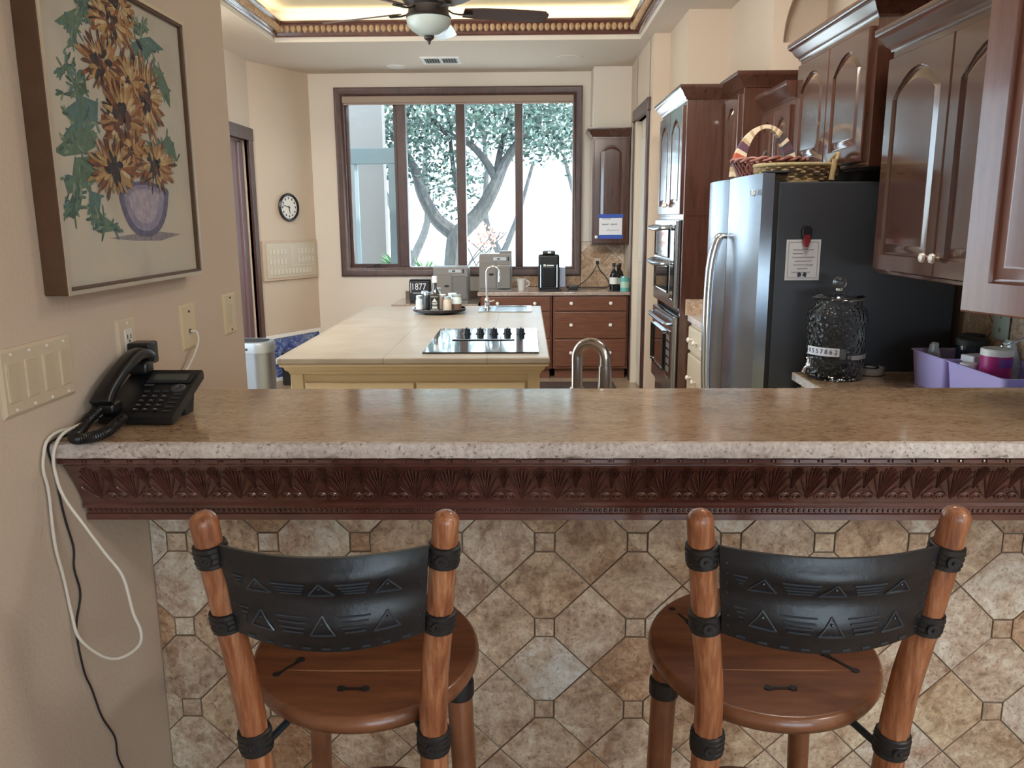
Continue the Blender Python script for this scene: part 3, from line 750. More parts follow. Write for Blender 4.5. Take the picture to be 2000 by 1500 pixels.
    for (lx, ly, fx, fy) in legs:
        b = MB(); b.tube([(fx, fy, 0), (lx * .55 + fx * .45, ly * .55 + fy * .45, .35), (lx, ly, .70)], [.018, .021, .023], 12); lg = b.build('leg', SEAT, t)
        b = MB(); p0 = Vector((lx, ly, .70)); dd = (Vector((fx, fy, 0)) - p0).normalized()
        b.tube([p0 + dd * .02, p0 + dd * .024, p0 + dd * .05, p0 + dd * .054], [.024, .027, .026, .0235], 14); b.build('strap', STRAP, lg)
    b = MB(); rw = .145
    b.tube([(rw * math.cos(2 * PI * k / 36), rw * math.sin(2 * PI * k / 36) + .01, .35) for k in range(36)], .013, 10, True); b.build('foot_ring', noise_mat('bound_foot_ring', [(.10, .035, .02), (.16, .07, .04)], (1, 1, 1), 90, .5) if 'ring' not in globals().get('_c', {}) else None, t)
    bs_ = mat('blued_steel', (.05, .07, .09), .4, .6)
    for P, r in PO:
        c = on(P, .665); b = MB(); b.tube([c, Vector((c.x * .45, c.y * .35, .698))], .006, 8); b.build('brace_rod', bs_, t)
    return t
# left stool
cx, cy = -.287, 1.343
def rel(p, cx, cy): return (p[0] - cx, p[1] - cy, p[2])
LP = [([rel(p, cx, cy) for p in ((-.43, 1.20, 0), (-.413, 1.15, .4), (-.424, 1.122, .73), (-.4405, 1.103, .90), (-.4575, 1.085, 1.062))], (.024, .0205)),
      ([rel(p, cx, cy) for p in ((-.10, 1.20, 0), (-.141, 1.15, .4), (-.1435, 1.124, .73), (-.129, 1.103, .90), (-.1135, 1.085, 1.064))], (.0245, .0195))]
stool('wooden bar stool nearer the telephone and dangling cables, black embossed leather back', cx, cy, 12, LP,
      [(.165, -.03, .2, -.06), (-.13, .15, -.16, .19)], [(.004, -.143, 0, .02), (-.12, -.079, 1.05, .028)], 1)
cx, cy = .421, 1.35
RP = [([rel(p, cx, cy) for p in ((.25, 1.21, 0), (.272, 1.16, .4), (.278, 1.124, .73), (.262, 1.103, .90), (.2435, 1.085, 1.066))], (.0245, .0195)),
      ([rel(p, cx, cy) for p in ((.585, 1.21, 0), (.563, 1.16, .4), (.561, 1.122, .73), (.579, 1.103, .90), (.5985, 1.085, 1.07))], (.0245, .0205))]
stool('wooden bar stool farther from the telephone, its outer back post slanting strongly', cx, cy, -7.6, RP,
      [(-.175, -.03, -.205, -.06), (.13, .15, .16, .19)], [(-.008, -.143, 0, .02), (.117, -.063, 2.1, .032), (-.124, .101, 2.0, .03)], -1)

# ------------------------------------------------------------------ left wall: painting, plates, telephone
pa = thing('painting', 'framed canvas of sunflowers in a grey violet vase on the left wall', 'painting', (-.9, 1.832, 1.343))
def toc(p): return (p[0] - 1.832, p[1] - 1.343)   # world (Y,Z) on the wall -> local
b = MB(); fw, fh = .322, .62
for (ya, yb, za, zb) in ((-fw, -fw + .014, 0, fh), (fw - .014, fw, 0, fh), (-fw + .014, fw - .014, 0, .014), (-fw + .014, fw - .014, fh - .014, fh)):
    b.box(.0, .046, ya, yb, za, zb, .002, 1)
fr = b.build('frame', noise_mat('brown_frame', [(.075, .035, .017), (.11, .055, .028)], (3, 3, 3), 6, .45), pa)
b = MB()
for (ya, yb, za, zb) in ((-fw, -fw + .008, 0, fh), (fw - .008, fw, 0, fh), (-fw + .008, fw - .008, 0, .008), (-fw + .008, fw - .008, fh - .008, fh)):
    b.box(.046, .0485, ya, yb, za, zb)
b.build('silver_lip', mat('pale_gilt', (.60, .52, .40), .3, .5), fr)
pm = [noise_mat('canvas_ground', [(.42, .38, .30), (.50, .47, .40), (.55, .50, .38)], (1, 1, 1), 5, .8, 0, .1)]
for nme, c in (('leaf_dark', (.05, .10, .07)), ('leaf_mid', (.10, .165, .11)), ('leaf_blue', (.08, .16, .15)), ('ochre', (.34, .21, .085)), ('gold', (.44, .30, .13)), ('rust', (.22, .075, .02)), ('umber', (.10, .035, .018)), ('seed', (.022, .013, .014)), ('vase_dark', (.11, .10, .17)), ('vase_mid', (.24, .22, .30)), ('vase_light', (.36, .31, .37)), ('paint_shadow', (.24, .21, .22)), ('amber', (.33, .15, .06)), ('leaf_pale', (.19, .25, .17)), ('cream_light', (.50, .40, .24))):
    pm.append(noise_mat('paint_' + nme, [tuple(v * .72 for v in c), tuple(v * 1.25 for v in c)], (1, 1, 1), 55, .6, 0, .5))
b = MB(); b.box(.01, .036, -fw + .014, fw - .014, .014, fh - .014)
lay = [.0362]
def stroke(poly, mi):
    b.mi = mi; lay[0] += .000002
    b.faces([(lay[0], y, z) for y, z in poly], [tuple(range(len(poly)))])
def petal(c, a, ln, w, mi, k=8):
    d = (math.cos(a), math.sin(a)); q = (-d[1], d[0]); P = []
    for i in range(k): 
        th = 2 * PI * i / k; u = .5 - .5 * math.cos(th); v = math.sin(th) * w * (.6 + .4 * u) * random.uniform(.8, 1.15)
        P.append((c[0] + d[0] * ln * u + q[0] * v, c[1] + d[1] * ln * u + q[1] * v))
    stroke(P, mi)
LEAVES = [[(1.58, 1.839), (1.623, 1.864), (1.674, 1.886), (1.712, 1.885), (1.685, 1.868), (1.661, 1.84), (1.647, 1.811), (1.609, 1.797), (1.635, 1.82), (1.621, 1.839)], [(1.903, 1.913), (1.958, 1.916), (1.973, 1.911), (1.932, 1.885), (1.898, 1.886)], [(1.883, 1.862), (1.931, 1.882), (1.98, 1.895), (2.053, 1.88), (1.99, 1.865), (1.953, 1.841), (1.903, 1.84), (1.87, 1.822)], [(1.989, 1.838), (2.026, 1.831), (2.063, 1.79), (2.06, 1.747), (2.025, 1.771), (1.986, 1.797), (1.969, 1.817)], [(1.579, 1.755), (1.608, 1.775), (1.631, 1.768), (1.608, 1.758), (1.582, 1.752)], [(1.622, 1.74), (1.649, 1.767), (1.671, 1.763), (1.672, 1.729), (1.638, 1.713), (1.57, 1.711), (1.626, 1.726)], [(1.575, 1.682), (1.654, 1.719), (1.712, 1.715), (1.7, 1.674), (1.654, 1.646), (1.609, 1.642), (1.557, 1.629), (1.606, 1.664)], [(1.529, 1.607), (1.57, 1.627), (1.588, 1.647), (1.65, 1.661), (1.695, 1.654), (1.681, 1.625), (1.632, 1.609), (1.564, 1.599)], [(1.6, 1.599), (1.67, 1.608), (1.679, 1.573), (1.658, 1.552), (1.602, 1.538), (1.564, 1.53), (1.553, 1.559), (1.585, 1.564)], [(1.56, 1.511), (1.587, 1.538), (1.617, 1.539), (1.603, 1.507), (1.576, 1.484), (1.546, 1.492)], [(1.64, 1.54), (1.687, 1.533), (1.671, 1.496), (1.644, 1.484), (1.633, 1.504)], [(1.659, 1.48), (1.686, 1.492), (1.733, 1.471), (1.74, 1.461), (1.679, 1.457), (1.657, 1.468)], [(1.903, 1.648), (1.99, 1.66), (2.029, 1.682), (2.061, 1.666), (2.074, 1.623), (2.031, 1.635), (1.966, 1.648)], [(1.665, 1.896), (1.7, 1.905), (1.716, 1.886), (1.701, 1.871), (1.673, 1.884)]]
FLOW = [(1.8, 1.888, .035, .021, .095, .046), (1.837, 1.926, .028, .015, .057, .022), (1.749, 1.794, .037, .023, .091, .049), (1.93, 1.753, .03, .036, .082, .077), (1.861, 1.778, .01, .005, .071, .057), (1.815, 1.691, .033, .043, .099, .073), (1.84, 1.629, .009, .004, .07, .044), (1.749, 1.589, .041, .023, .093, .05), (1.947, 1.608, .031, .02, .097, .052)]
stroke([toc(p) for p in [(1.70, 1.445), (1.832, 1.453), (1.948, 1.455), (2.06, 1.447), (1.944, 1.434), (1.82, 1.437)]], 12)
for i, l in enumerate(LEAVES):
    P = [toc(p) for p in l]; stroke(P, (2, 1, 3, 2)[i % 4])
    c = (sum(p[0] for p in P) / len(P), sum(p[1] for p in P) / len(P))
    for k in range(34):
        p = random.choice(P); u = random.uniform(.05, .95); petal((c[0] + (p[0] - c[0]) * u, c[1] + (p[1] - c[1]) * u), math.atan2(p[1] - c[1], p[0] - c[0]) + random.gauss(0, .5), random.uniform(.012, .03), .004, random.choice((1, 2, 3, 3, 2, 14)))
V1 = [(1.762, 1.522), (1.778, 1.488), (1.801, 1.464), (1.841, 1.448), (1.902, 1.446), (1.95, 1.463), (1.984, 1.494), (2.001, 1.532), (1.997, 1.556), (1.886, 1.568), (1.806, 1.558), (1.765, 1.539)]
cvx, cvz = 1.882, 1.51
for s, mi in ((1, 9), (.9, 9), (.82, 10), (.6, 11), (.35, 11)):
    stroke([(q.x, q.y) for q in smoothpath([(*toc((cvx + (p[0] - cvx) * s - .012 * (1 - s), cvz + (p[1] - cvz) * (s * .95 + .05) + .012 * (1 - s))), 0) for p in V1], 4, True)], mi)
for k in range(60):
    petal(toc((random.uniform(1.72, 1.97), random.uniform(1.58, 1.9))), random.uniform(-2.6, -.5), random.uniform(.03, .06), .008, random.choice((6, 6, 7, 4, 8)))
for (fx, fz, rx, rz, px, pz) in FLOW:
    n = 24
    for lay_ in range(3):
        for k in range(n):
            a = 2 * PI * (k + .5 * lay_) / n + random.uniform(-.12, .12)
            s = (1.08, .85, .66)[lay_] * random.uniform(.75, 1.15); ex, ez = math.cos(a) * px * s, math.sin(a) * pz * s
            a2 = math.atan2(ez, ex); ln = math.hypot(ex, ez)
            c = toc((fx + math.cos(a) * rx * .55, fz + math.sin(a) * rz * .55))
            petal(c, a2 + random.gauss(0, .14), ln * .9, .006, random.choice(((4, 6, 13, 6, 7, 4), (5, 4, 6, 13, 4, 7), (5, 4, 5, 15, 6, 4))[lay_]))
    for k in range(9): a = random.uniform(0, 6.3); petal(toc((fx + math.cos(a) * px * .6, fz + math.sin(a) * pz * .6)), a + random.gauss(0, .3), px * .45, .0032, random.choice((7, 7, 6, 8)))
    for k in range(12):
        a = random.uniform(0, 6.3); petal(toc((fx + math.cos(a) * rx * .5 - .01, fz + math.sin(a) * rz * .5)), random.uniform(0, 6.3), rx * .7 + .006, rz * .3 + .002, random.choice((8, 8, 8, 7)))
b.build('canvas', pm, fr, 0)

def plate(name, label, y0, y1, z0, z1, m, cat='wall plate'):
    t = thing(name, label, cat, (-.9, (y0 + y1) / 2, (z0 + z1) / 2)); w, h = (y1 - y0) / 2, (z1 - z0) / 2
    b = MB(); b.rings([[Vector((x, s * (w - i), u * (h - i))) for s, u in ((-1, -1), (1, -1), (1, 1), (-1, 1))] for x, i in ((0, 0), (.003, 0), (.007, .006))]); b.build('cover_plate', m, t, 20)
    return t, w, h
t, w, h = plate('switch_plate', 'four gang ivory switch plate on the left wall beside the telephone', 1.345, 1.57, 1.145, 1.265, IVORY, 'light switch')
for k in range(4):
    c = -.081 + .0545 * k
    b = MB(); b.box(.006, .0085, c - .0185, c + .0185, -.036, .036, .0015, 1); r_ = b.build('rocker_frame', IVORY, t)
    b = MB(); b.prism([(.008, -.032), (.0100, -.032), (.0093, 0), (.0112, .032), (.008, .032)], 'y', c - .015, c + .015); b.build('rocker', IVORY2, r_, 20)
    for zz in (-.049, .049): b = MB(); b.sphere((.0075, c, zz), .0032, 8, 5); b.build('screw', WHITEC, t)
t, w, h = plate('wall_outlet', 'ivory outlet plate behind the telephone with adapter plugged in', 1.755, 1.84, 1.15, 1.268, IVORY, 'outlet')
b = MB(); b.box(.006, .010, -.0175, .0175, -.034, .034, .0015, 1); s_ = b.build('socket_face', WHITEC, t)
b = MB(); b.box(.0098, .0105, -.009, -.006, .012, .022); b.box(.0098, .0105, .006, .009, .012, .022); b.cyl((.0098, 0, .007), (.0105, 0, .007), .003, None, 8); b.build('socket_slots', BLACKM, s_)
for zz in (-.048, .048): b = MB(); b.sphere((.0075, 0, zz), .0032, 8, 5); b.build('screw', WHITEC, t)
t = thing('power_adapter', 'black cube power adapter plugged into the outlet above the telephone', 'power adapter', (-.888, 1.80, 1.192))
b = MB(); b.box(.0, .05, -.024, .024, -.028, .022, .005, 2); b.build('adapter_body', BLACK, t)
b = MB(); b.box(-.006, .001, -.008, -.005, .002, .012); b.box(-.006, .001, .005, .008, .002, .012); b.build('prongs', CHROME, t)
t, w, h = plate('phone_jack', 'yellowed wall jack plate with white cord leaving its centre', 2.09, 2.182, 1.144, 1.265, YELLOWP, 'phone jack')
b = MB(); b.cyl((.006, 0, -.012), (.0085, 0, -.012), .006, None, 10); b.build('jack_hole', BLACKM, t)
b = MB(); b.sphere((.0075, 0, .04), .0032, 8, 5); b.build('screw', IRON, t)
t, w, h = plate('sensor_plate', 'narrow yellowed blank plate nearest the end of the left wall', 2.394, 2.493, 1.143, 1.265, YELLOWP, 'wall plate')
b = MB(); b.box(.006, .009, -.012, .012, -.03, .03, .004, 2); b.build('plate_insert', IVORY, t)
for zz in (-.048, .048): b = MB(); b.sphere((.0075, 0, zz), .003, 8, 5); b.build('screw', IRON, t)

# telephone
ph = thing('telephone', 'black corded desk telephone on the left end of the bar', 'telephone', (-.795, 1.6, 1.07), 0)
b = MB(); b.prism([(0, .004), (0, .018), (.172, .084), (.178, .078), (.178, .064), (.02, .004)], 'x', -.078, .074); pb = b.build('base', BLACK, ph, 30)
b = MB(); b.prism([(.09, .0), (.13, .0), (.15, .062), (.08, .036)], 'x', -.066, .064); b.build('stand', BLACKM, ph, 20)
sl_ = math.atan2(.066, .172); FM = Matrix.Translation((0, 0, .018)) @ Matrix.Rotation(sl_, 4, 'X')
b = MB(); b.box(-.03, .066, .128, .166, .0005, .004, .001, 1, FM); dp = b.build('display_bezel', BLACKM, ph)
b = MB(); b.box(-.018, .056, .136, .160, .004, .0046, 0, 1, FM); b.build('display_screen', mat('lcd_grey', (.075, .085, .075), .25), dp)
b = MB()
for i in range(3):
    for j in range(4): b.box(-.018 + .021 * i, -.007 + .021 * i, .022 + .0165 * j, .029 + .0165 * j, 0, .0035, .001, 1, FM)
kp = b.build('keypad', mat('key_black', (.02, .02, .022), .4), ph)
b = MB()
for i in range(3):
    for j in range(4): b.box(-.015 + .021 * i, -.0105 + .021 * i, .0245 + .0165 * j, .0268 + .0165 * j, .0035, .0037, 0, 1, FM)
b.build('key_legends', mat('legend_grey', (.34, .34, .34), .5), kp)
b = MB()
for j in range(5): b.box(.046, .064, .02 + .016 * j, .0225 + .016 * j, 0, .002, 0, 1, FM)
for j in range(3): b.box(-.02 + .02 * j, -.008 + .02 * j, .094, .098, 0, .003, 0, 1, FM)
b.lathe([(.016, 0), (.016, .002), (.013, .004), (.006, .004), (.005, .002), (.001, .002)], (.048, .108, 0), 20, FM); b.box(-.03, -.01, .118, .123, 0, .003, .001, 1, FM)
b.build('function_buttons', mat('button_grey', (.05, .05, .055), .35), ph)
b = MB(); P = smoothpath([(-.064, -.008, .045), (-.063, .01, .066), (-.06, .07, .1), (-.057, .13, .122), (-.056, .165, .122), (-.056, .182, .108)], 4)
nP = len(P); R = []
for i, p in enumerate(P):
    u = i / (nP - 1); e = abs(u - .5) * 2; wv = .019 + .006 * e ** 3; hv = .013 + .008 * e ** 4
    d = (P[min(i + 1, nP - 1)] - P[max(i - 1, 0)]).normalized(); up = Vector((1, 0, 0)).cross(d)
    sc = 1 if 0 < i < nP - 1 else .75
    R.append([p + Vector((1, 0, 0)) * wv * sc * math.copysign(abs(math.cos(a)) ** .7, math.cos(a)) + up * hv * sc * math.copysign(abs(math.sin(a)) ** .7, math.sin(a)) for a in [2 * PI * k / 16 for k in range(16)]])
b.rings(R)
b.box(-.088, -.04, -.006, .036, .024, .05, .008, 2); b.box(-.082, -.034, .14, .178, .078, .108, .008, 2)
b.build('handset', BLACK, ph, 50)
b = MB(); C_ = [Vector(p) for p in [(-.868, 1.60, 1.105), (-.872, 1.56, 1.092), (-.862, 1.51, 1.083), (-.85, 1.467, 1.083), (-.835, 1.452, 1.083), (-.818, 1.46, 1.083), (-.808, 1.50, 1.083), (-.815, 1.55, 1.083), (-.822, 1.60, 1.086)]]
C_ = smoothpath([p - Vector((-.795, 1.6, 1.07)) for p in C_], 60); H = []
up = Vector((0, 0, 1))
for i, p in enumerate(C_):
    d = (C_[min(i + 1, len(C_) - 1)] - C_[max(i - 1, 0)]).normalized(); q = d.cross(up).normalized(); n2 = q.cross(d)
    a = i * .82; H.append(p + (q * math.cos(a) + n2 * math.sin(a)) * .0092)
b.tube(H, .0023, 5); b.build('coiled_cord', BLACK, ph, 60)

t = thing('white_phone_cable', 'loose loop of white phone cable hanging off the bar corner', 'cable', (-.88, 1.44, 1.07))
o_ = Vector(t.location)
W1 = [(-.872, 1.66, 1.09), (-.868, 1.55, 1.092), (-.872, 1.47, 1.088), (-.874, 1.437, 1.06), (-.872, 1.432, 1.02), (-.86, 1.43, .976), (-.828, 1.43, .921), (-.795, 1.43, .866), (-.766, 1.43, .819), (-.754, 1.43, .746), (-.743, 1.43, .709), (-.747, 1.43, .68), (-.772, 1.43, .657), (-.803, 1.43, .648), (-.84, 1.44, .655), (-.88, 1.455, .68), (-.893, 1.463, .724), (-.893, 1.452, .804), (-.893, 1.437, .884), (-.893, 1.438, .985), (-.893, 1.43, 1.028), (-.893, 1.436, 1.055), (-.893, 1.451, 1.079), (-.89, 1.483, 1.088), (-.885, 1.536, 1.084), (-.88, 1.64, 1.08)]
b = MB(); b.tube(smoothpath([Vector(p) - o_ for p in W1], 6), .0032, 8); b.build('cable_run', WHITEC, t, 60)
t = thing('black_cable', 'thin black cable running down the left wall below the bar', 'cable', (-.897, 1.47, 1.07)); o_ = Vector(t.location)
B1 = [(-.88, 1.53, 1.074), (-.895, 1.46, 1.071), (-.896, 1.47, 1.013), (-.896, 1.478, .948), (-.896, 1.486, .906), (-.896, 1.501, .847), (-.896, 1.494, .806), (-.896, 1.505, .746), (-.896, 1.477, .683), (-.896, 1.486, .588), (-.896, 1.505, .536), (-.896, 1.53, .455), (-.896, 1.569, .38), (-.896, 1.573, .326), (-.896, 1.609, .235), (-.896, 1.64, .1), (-.895, 1.66, .01)]
b = MB(); b.tube(smoothpath([Vector(p) - o_ for p in B1], 6), .0021, 6); b.build('cable_run', BLACKM, t, 60)
t = thing('jack_cord', 'short white cord from the wall jack down behind the telephone', 'cable', (-.89, 2.135, 1.19)); o_ = Vector(t.location)
b = MB(); b.tube(smoothpath([Vector(p) - o_ for p in [(-.892, 2.135, 1.192), (-.878, 2.14, 1.19), (-.873, 2.135, 1.165), (-.872, 2.09, 1.13), (-.868, 2.0, 1.09), (-.85, 1.9, 1.076), (-.83, 1.79, 1.075)]], 6), .0032, 8); b.build('cable_run', WHITEC, t, 60)

# ------------------------------------------------------------------ island
isl = thing('island_cabinet', 'cream panelled kitchen island base under the tiled top', 'cabinet', (-1.05, 3.6, 0))
IW, ID = 1.1, 2.08
b = MB(); b.box(0, IW, .0, ID, .1, .80, .003, 1); b.box(.05, IW - .05, .06, ID - .05, 0, .1)
b.box(-.012, .045, -.012, .05, .1, .80, .004); b.box(IW - .045, IW + .012, -.012, .05, .1, .80, .004)
b.build('carcass', TAN, isl)
for k in range(2):
    b = door_mb(.49, .62, .02, .06, 0); b.build('panel', TAN, isl, 40, (.055 + .5 * k, 0, .14))
b = MB(); b.sweep([(0, .80), (.014, .8), (.018, .812), (.03, .82), (.036, .835), (.05, .84), (.05, .85), (0, .85)], [(0, 0), (IW, 0), (IW, ID), (0, ID)], True); b.box(0.01, IW - .01, .01, ID - .01, .79, .849); b.build('top_moulding', TAN, isl)
it = thing('island_worktop', 'large cream tiled worktop of the kitchen island', 'worktop', (-.503, 4.635, .85))
b = MB(); b.box(-.609, .609, -1.09, 1.09, 0, .03, .008, 3); b.build('tiled_slab', ISLT, it)
IT = .88
t = thing('cooktop', 'black glass cooktop with five knobs set into the island', 'cooktop', (-.207, 4.06, IT))
b = MB(); b.box(-.266, .266, -.41, .41, .0, .008, .003, 2); b.build('glass_surface', GLASSBLK, t)
for k in range(5):
    b = MB(); x = -.105 + .0715 * k; b.cyl((x, .19, .008), (x, .19, .012), .024, .024, 20); b.cyl((x, .19, .012), (x, .19, .036), .019, .017, 20); b.box(x - .004, x + .004, .172, .208, .036, .042, .001, 1); b.build('knob', BLACK, t)
b = MB(); b.box(-.16, .15, -.05, -.02, .008, .011, .001, 1); vg = b.build('downdraft_vent', BLACKM, t)
b = MB(); b.box(-.15, .14, -.042, -.028, .011, .0125); b.build('vent_slit', STEEL, vg)
t = thing('prep_sink', 'small stainless prep sink at the far end of the island', 'sink', (-.135, 5.515, IT))
b = MB(); 
for a in ((-.18, .175, -.185, -.15), (-.18, .175, .15, .185), (-.18, -.07, -.15, .15), (.14, .175, -.15, .15)): b.box(*a, .0, .005, .002, 1)
b.build('rim', STEEL, t)
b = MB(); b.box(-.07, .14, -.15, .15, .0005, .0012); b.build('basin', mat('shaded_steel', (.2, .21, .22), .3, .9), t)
def gooseneck(t, h, r, reach, m, br, d=(1, 0)):
    b = MB(); b.lathe([(br, 0), (br, .01), (br * .75, .018), (br * .6, .05), (br * .75, .06), (br * .5, .075), (.001, .076)], (0, 0, 0), 20); b.build('faucet_base', m, t)
    hw = reach / 2; P = [(0, 0, .04), (0, 0, h - hw)] + [(d[0] * hw * (1 - math.cos(a)), d[1] * hw * (1 - math.cos(a)), h - hw + hw * math.sin(a)) for a in [PI * k / 14 for k in range(1, 15)]]
    P += [(d[0] * reach, d[1] * reach, h - hw - .03)]
    b = MB(); b.tube(P, r, 16); b.build('spout', m, t, 60)
    b = MB(); q = Vector((d[0] * reach, d[1] * reach, h - hw - .02)); b.cyl(q, q - Vector((0, 0, .06 * r / .012)), r * 1.2, r * 1.35, 16); b.build('nozzle', m, t)
t = thing('prep_faucet', 'slim chrome gooseneck faucet beside the island prep sink', 'faucet', (-.262, 5.47, IT + .005))
gooseneck(t, .285, .008, .085, CHROME, .024)
b = MB(); b.tube([(.012, 0, .05), (.05, -.01, .06)], .005, 8); b.build('lever', CHROME, t)

# spice turntable on the island
TS = (-.565, 5.31)
t = thing('lazy_susan', 'round dark turntable holding jars on the island', 'turntable', (*TS, IT))
b = MB(); b.lathe([(.1, 0), (.1, .012), (.165, .014), (.172, .018), (.172, .03), (.166, .03), (.164, .02), (.001, .02)], (0, 0, 0), 40); b.build('tray', IRON, t)
b = MB(); b.lathe([(.171, .03), (.174, .034), (.168, .034), (.168, .03)], (0, 0, 0), 40); b.build('rim', STEEL, t)
TZ0 = IT + .0215
def jar(label, x, y, z, r, h, mbody, mlid, lidh, name='spice_jar', cat='jar', group='jars on the turntable', fill=None, fh=.6, lr=1.):
    t = thing(name, label, cat, (x, y, z), 0, group)
    b = MB(); b.lathe([(r * .9, 0), (r, .004), (r, h * .8), (r * .82, h * .93), (r * .8, h)], (0, 0, 0), 18); b.build('jar_body', mbody, t)
    if fill: b = MB(); b.lathe([(r * 1.006, .006), (r * 1.006, h * fh)], (0, 0, 0), 18); b.build('label_band', fill, t)
    b = MB(); b.lathe([(r * .86 * lr, h), (r * .9 * lr, h + .002), (r * .9 * lr, h + lidh), (r * .8 * lr, h + lidh + .002), (.001, h + lidh + .002)], (0, 0, 0), 18); b.build('lid', mlid, t)
    return t
JARG = mat('jar_glass', (.62, .72, .72), .1, coat=.6); BROWN = mat('brown_spice', (.16, .09, .06), .6); BEIGE = mat('beige_powder', (.55, .47, .38), .7); SILV = mat('silver_lid', (.6, .68, .7), .25, .8); WLAB = mat('white_label', (.75, .75, .72), .6)
jar('teal lidded glass jar of brown spice at right of turntable', TS[0] + .115, TS[1] - .05, TZ0, .034, .088, JARG, SILV, .012, fill=BROWN, fh=.5)
jar('glass jar of beige powder beside the brown spice jar', TS[0] + .06, TS[1] - .105, TZ0, .03, .08, BEIGE, SILV, .012, fill=BEIGE, fh=.55)
jar('beige paper carton style jar right of the dark bottle', TS[0] + .02, TS[1] - .06, TZ0, .032, .095, mat('tan_carton', (.5, .4, .33), .7), WHITE, .008)
jar('small black pepper grinder in the middle of the turntable', TS[0] - .07, TS[1] - .07, TZ0, .027, .1, BLACK, STEEL, .018, 'pepper_grinder', 'grinder')
jar('pale blue glass shaker at the left front of turntable', TS[0] - .125, TS[1] - .045, TZ0, .024, .078, JARG, SILV, .016, fill=WLAB, fh=.5)
jar('black and white shaker behind the pale blue shaker', TS[0] - .1, TS[1] + .04, TZ0, .026, .1, BLACKM, STEEL, .015, fill=WLAB, fh=.3)
jar('tall chrome lidded shaker at the back of turntable', TS[0] - .02, TS[1] + .1, TZ0, .026, .11, JARG, STEEL, .02)
jar('squat white lidded jar at the back right of turntable', TS[0] + .08, TS[1] + .07, TZ0, .032, .085, JARG, WHITE, .014, fill=BEIGE, fh=.6)
t = thing('dark_bottle', 'dark square bottle with black label and white cap on the turntable', 'bottle', (TS[0] - .015, TS[1] - .115, TZ0), 0)
b = MB(); b.box(-.031, .031, -.031, .031, 0, .115, .008, 2); b.lathe([(.03, .11), (.026, .13), (.013, .15), (.012, .195)], (0, 0, 0), 16); b.build('bottle_body', mat('smoky_glass', (.05, .045, .04), .08, coat=.5), t)
b = MB(); b.cyl((0, 0, .185), (0, 0, .225), .0165, .016, 16); b.build('cap', WHITE, t)
b = MB(); b.box(-.026, .026, -.0325, -.031, .012, .1); lb = b.build('label', BLACK, t)
b = MB(); b.box(-.024, .024, -.0332, -.0325, .014, .017); b.box(-.024, .024, -.0332, -.0325, .095, .098); b.box(-.018, .018, -.0332, -.0325, .052, .057); b.box(-.014, .014, -.0332, -.0325, .044, .048)
b.prism([(-.018, .062), (.018, .062), (0, .088)], 'y', -.0332, -.0325); b.box(-.016, .016, -.0332, -.0325, .022, .036, 0); b.build('label_print', mat('print_grey', (.5, .48, .44), .6), lb)

# ------------------------------------------------------------------ back wall cabinets and appliances
CTZ = .82
for k, (x0, x1, lab) in enumerate(((-.42, .24, 'left cherry drawer unit under the back counter, half hidden by island'), (.25, .945, 'right cherry drawer unit under the back counter beside pantry door'))):
    t = thing('drawer_cabinet', lab, 'cabinet', (x0, 7.52, 0), 0, 'drawer units under the window'); w = x1 - x0
    b = MB(); b.box(0, w, 0, .6, .1, CTZ - .032, .002, 1); b.box(.02, w - .02, .06, .58, 0, .1); b.build('carcass', WOODR, t)
    for z0, z1 in ((.645, .778), (.39, .632), (.125, .377)):
        b = MB(); b.box(.018, w - .018, -.02, 0, z0, z1, .006, 2); d = b.build('drawer', WOODR, t)
        for kx in (w * .24, w * .76): knob(d, kx, -.02, (z0 + z1) / 2 + .005, r=.017)
t = thing('stone_worktop', 'speckled stone worktop over the drawers beneath the window', 'worktop', (.255, 7.81, CTZ - .032))
b = MB(); b.box(-.70, .713, -.33, .31, 0, .032, .006, 2); b.build('stone_slab', granite('pinkish_granite', [(.22, .15, .12), (.4, .31, .26), (.55, .48, .43)]), t)
t = thing('low_desk', 'low stone topped desk surface left of the back drawers', 'desk', (-.845, 7.82, 0))
b = MB(); b.box(-.40, .405, -.32, .30, .68, .71, .005, 2); b.build('desk_top', granite('desk_stone', [(.18, .12, .09), (.36, .27, .21), (.5, .42, .36)]), t)
b = MB(); b.box(-.38, -.34, -.28, .29, 0, .68); b.build('side_panel', WOODR, t); b = MB(); b.box(.34, .38, -.28, .29, 0, .68); b.build('side_panel', WOODR, t)
# back upper cabinet
t = cabinet('upper_cabinet', 'single dark upper cabinet with taped note right of the window', (.62, 7.8, 1.237), 0, .345, .32, .98, 1, rise=.07, kn='left', face=.012, dz0=.012, dz1=.02, cat='cabinet', crown_ret=(True, False))
t = thing('taped_note', 'white handwritten note fixed with blue tape on upper cabinet door', 'note', (.793, 7.7785, 1.405))
b = MB(); b.box(-.108, .108, -.0006, .0006, -.105, .105); pp = b.build('paper_sheet', PAPER, t)
def scrib(b, x0, x1, z, y, amp, n=26):
    b.tube([(x0 + (x1 - x0) * i / n, y, z + amp * math.sin(i * 2.1) * random.uniform(.3, 1)) for i in range(n + 1)], .0011, 4)
b = MB()
for (xa, xb, z) in ((-.08, .0, .07), (-.08, -.02, .02), (.0, .06, .02), (-.04, .08, -.035)): scrib(b, xa, xb, z, -.0012, .011)
b.build('handwriting', INK, pp)
for z in (.095, -.095): b = MB(); b.box(-.115, .115, -.0014, -.0006, z - .018, z + .018); b.build('tape_strip', TAPE, t)

def small_logo(b, x, y, z, w, h): b.box(x - w / 2, x + w / 2, y - .001, y, z - h / 2, z + h / 2)
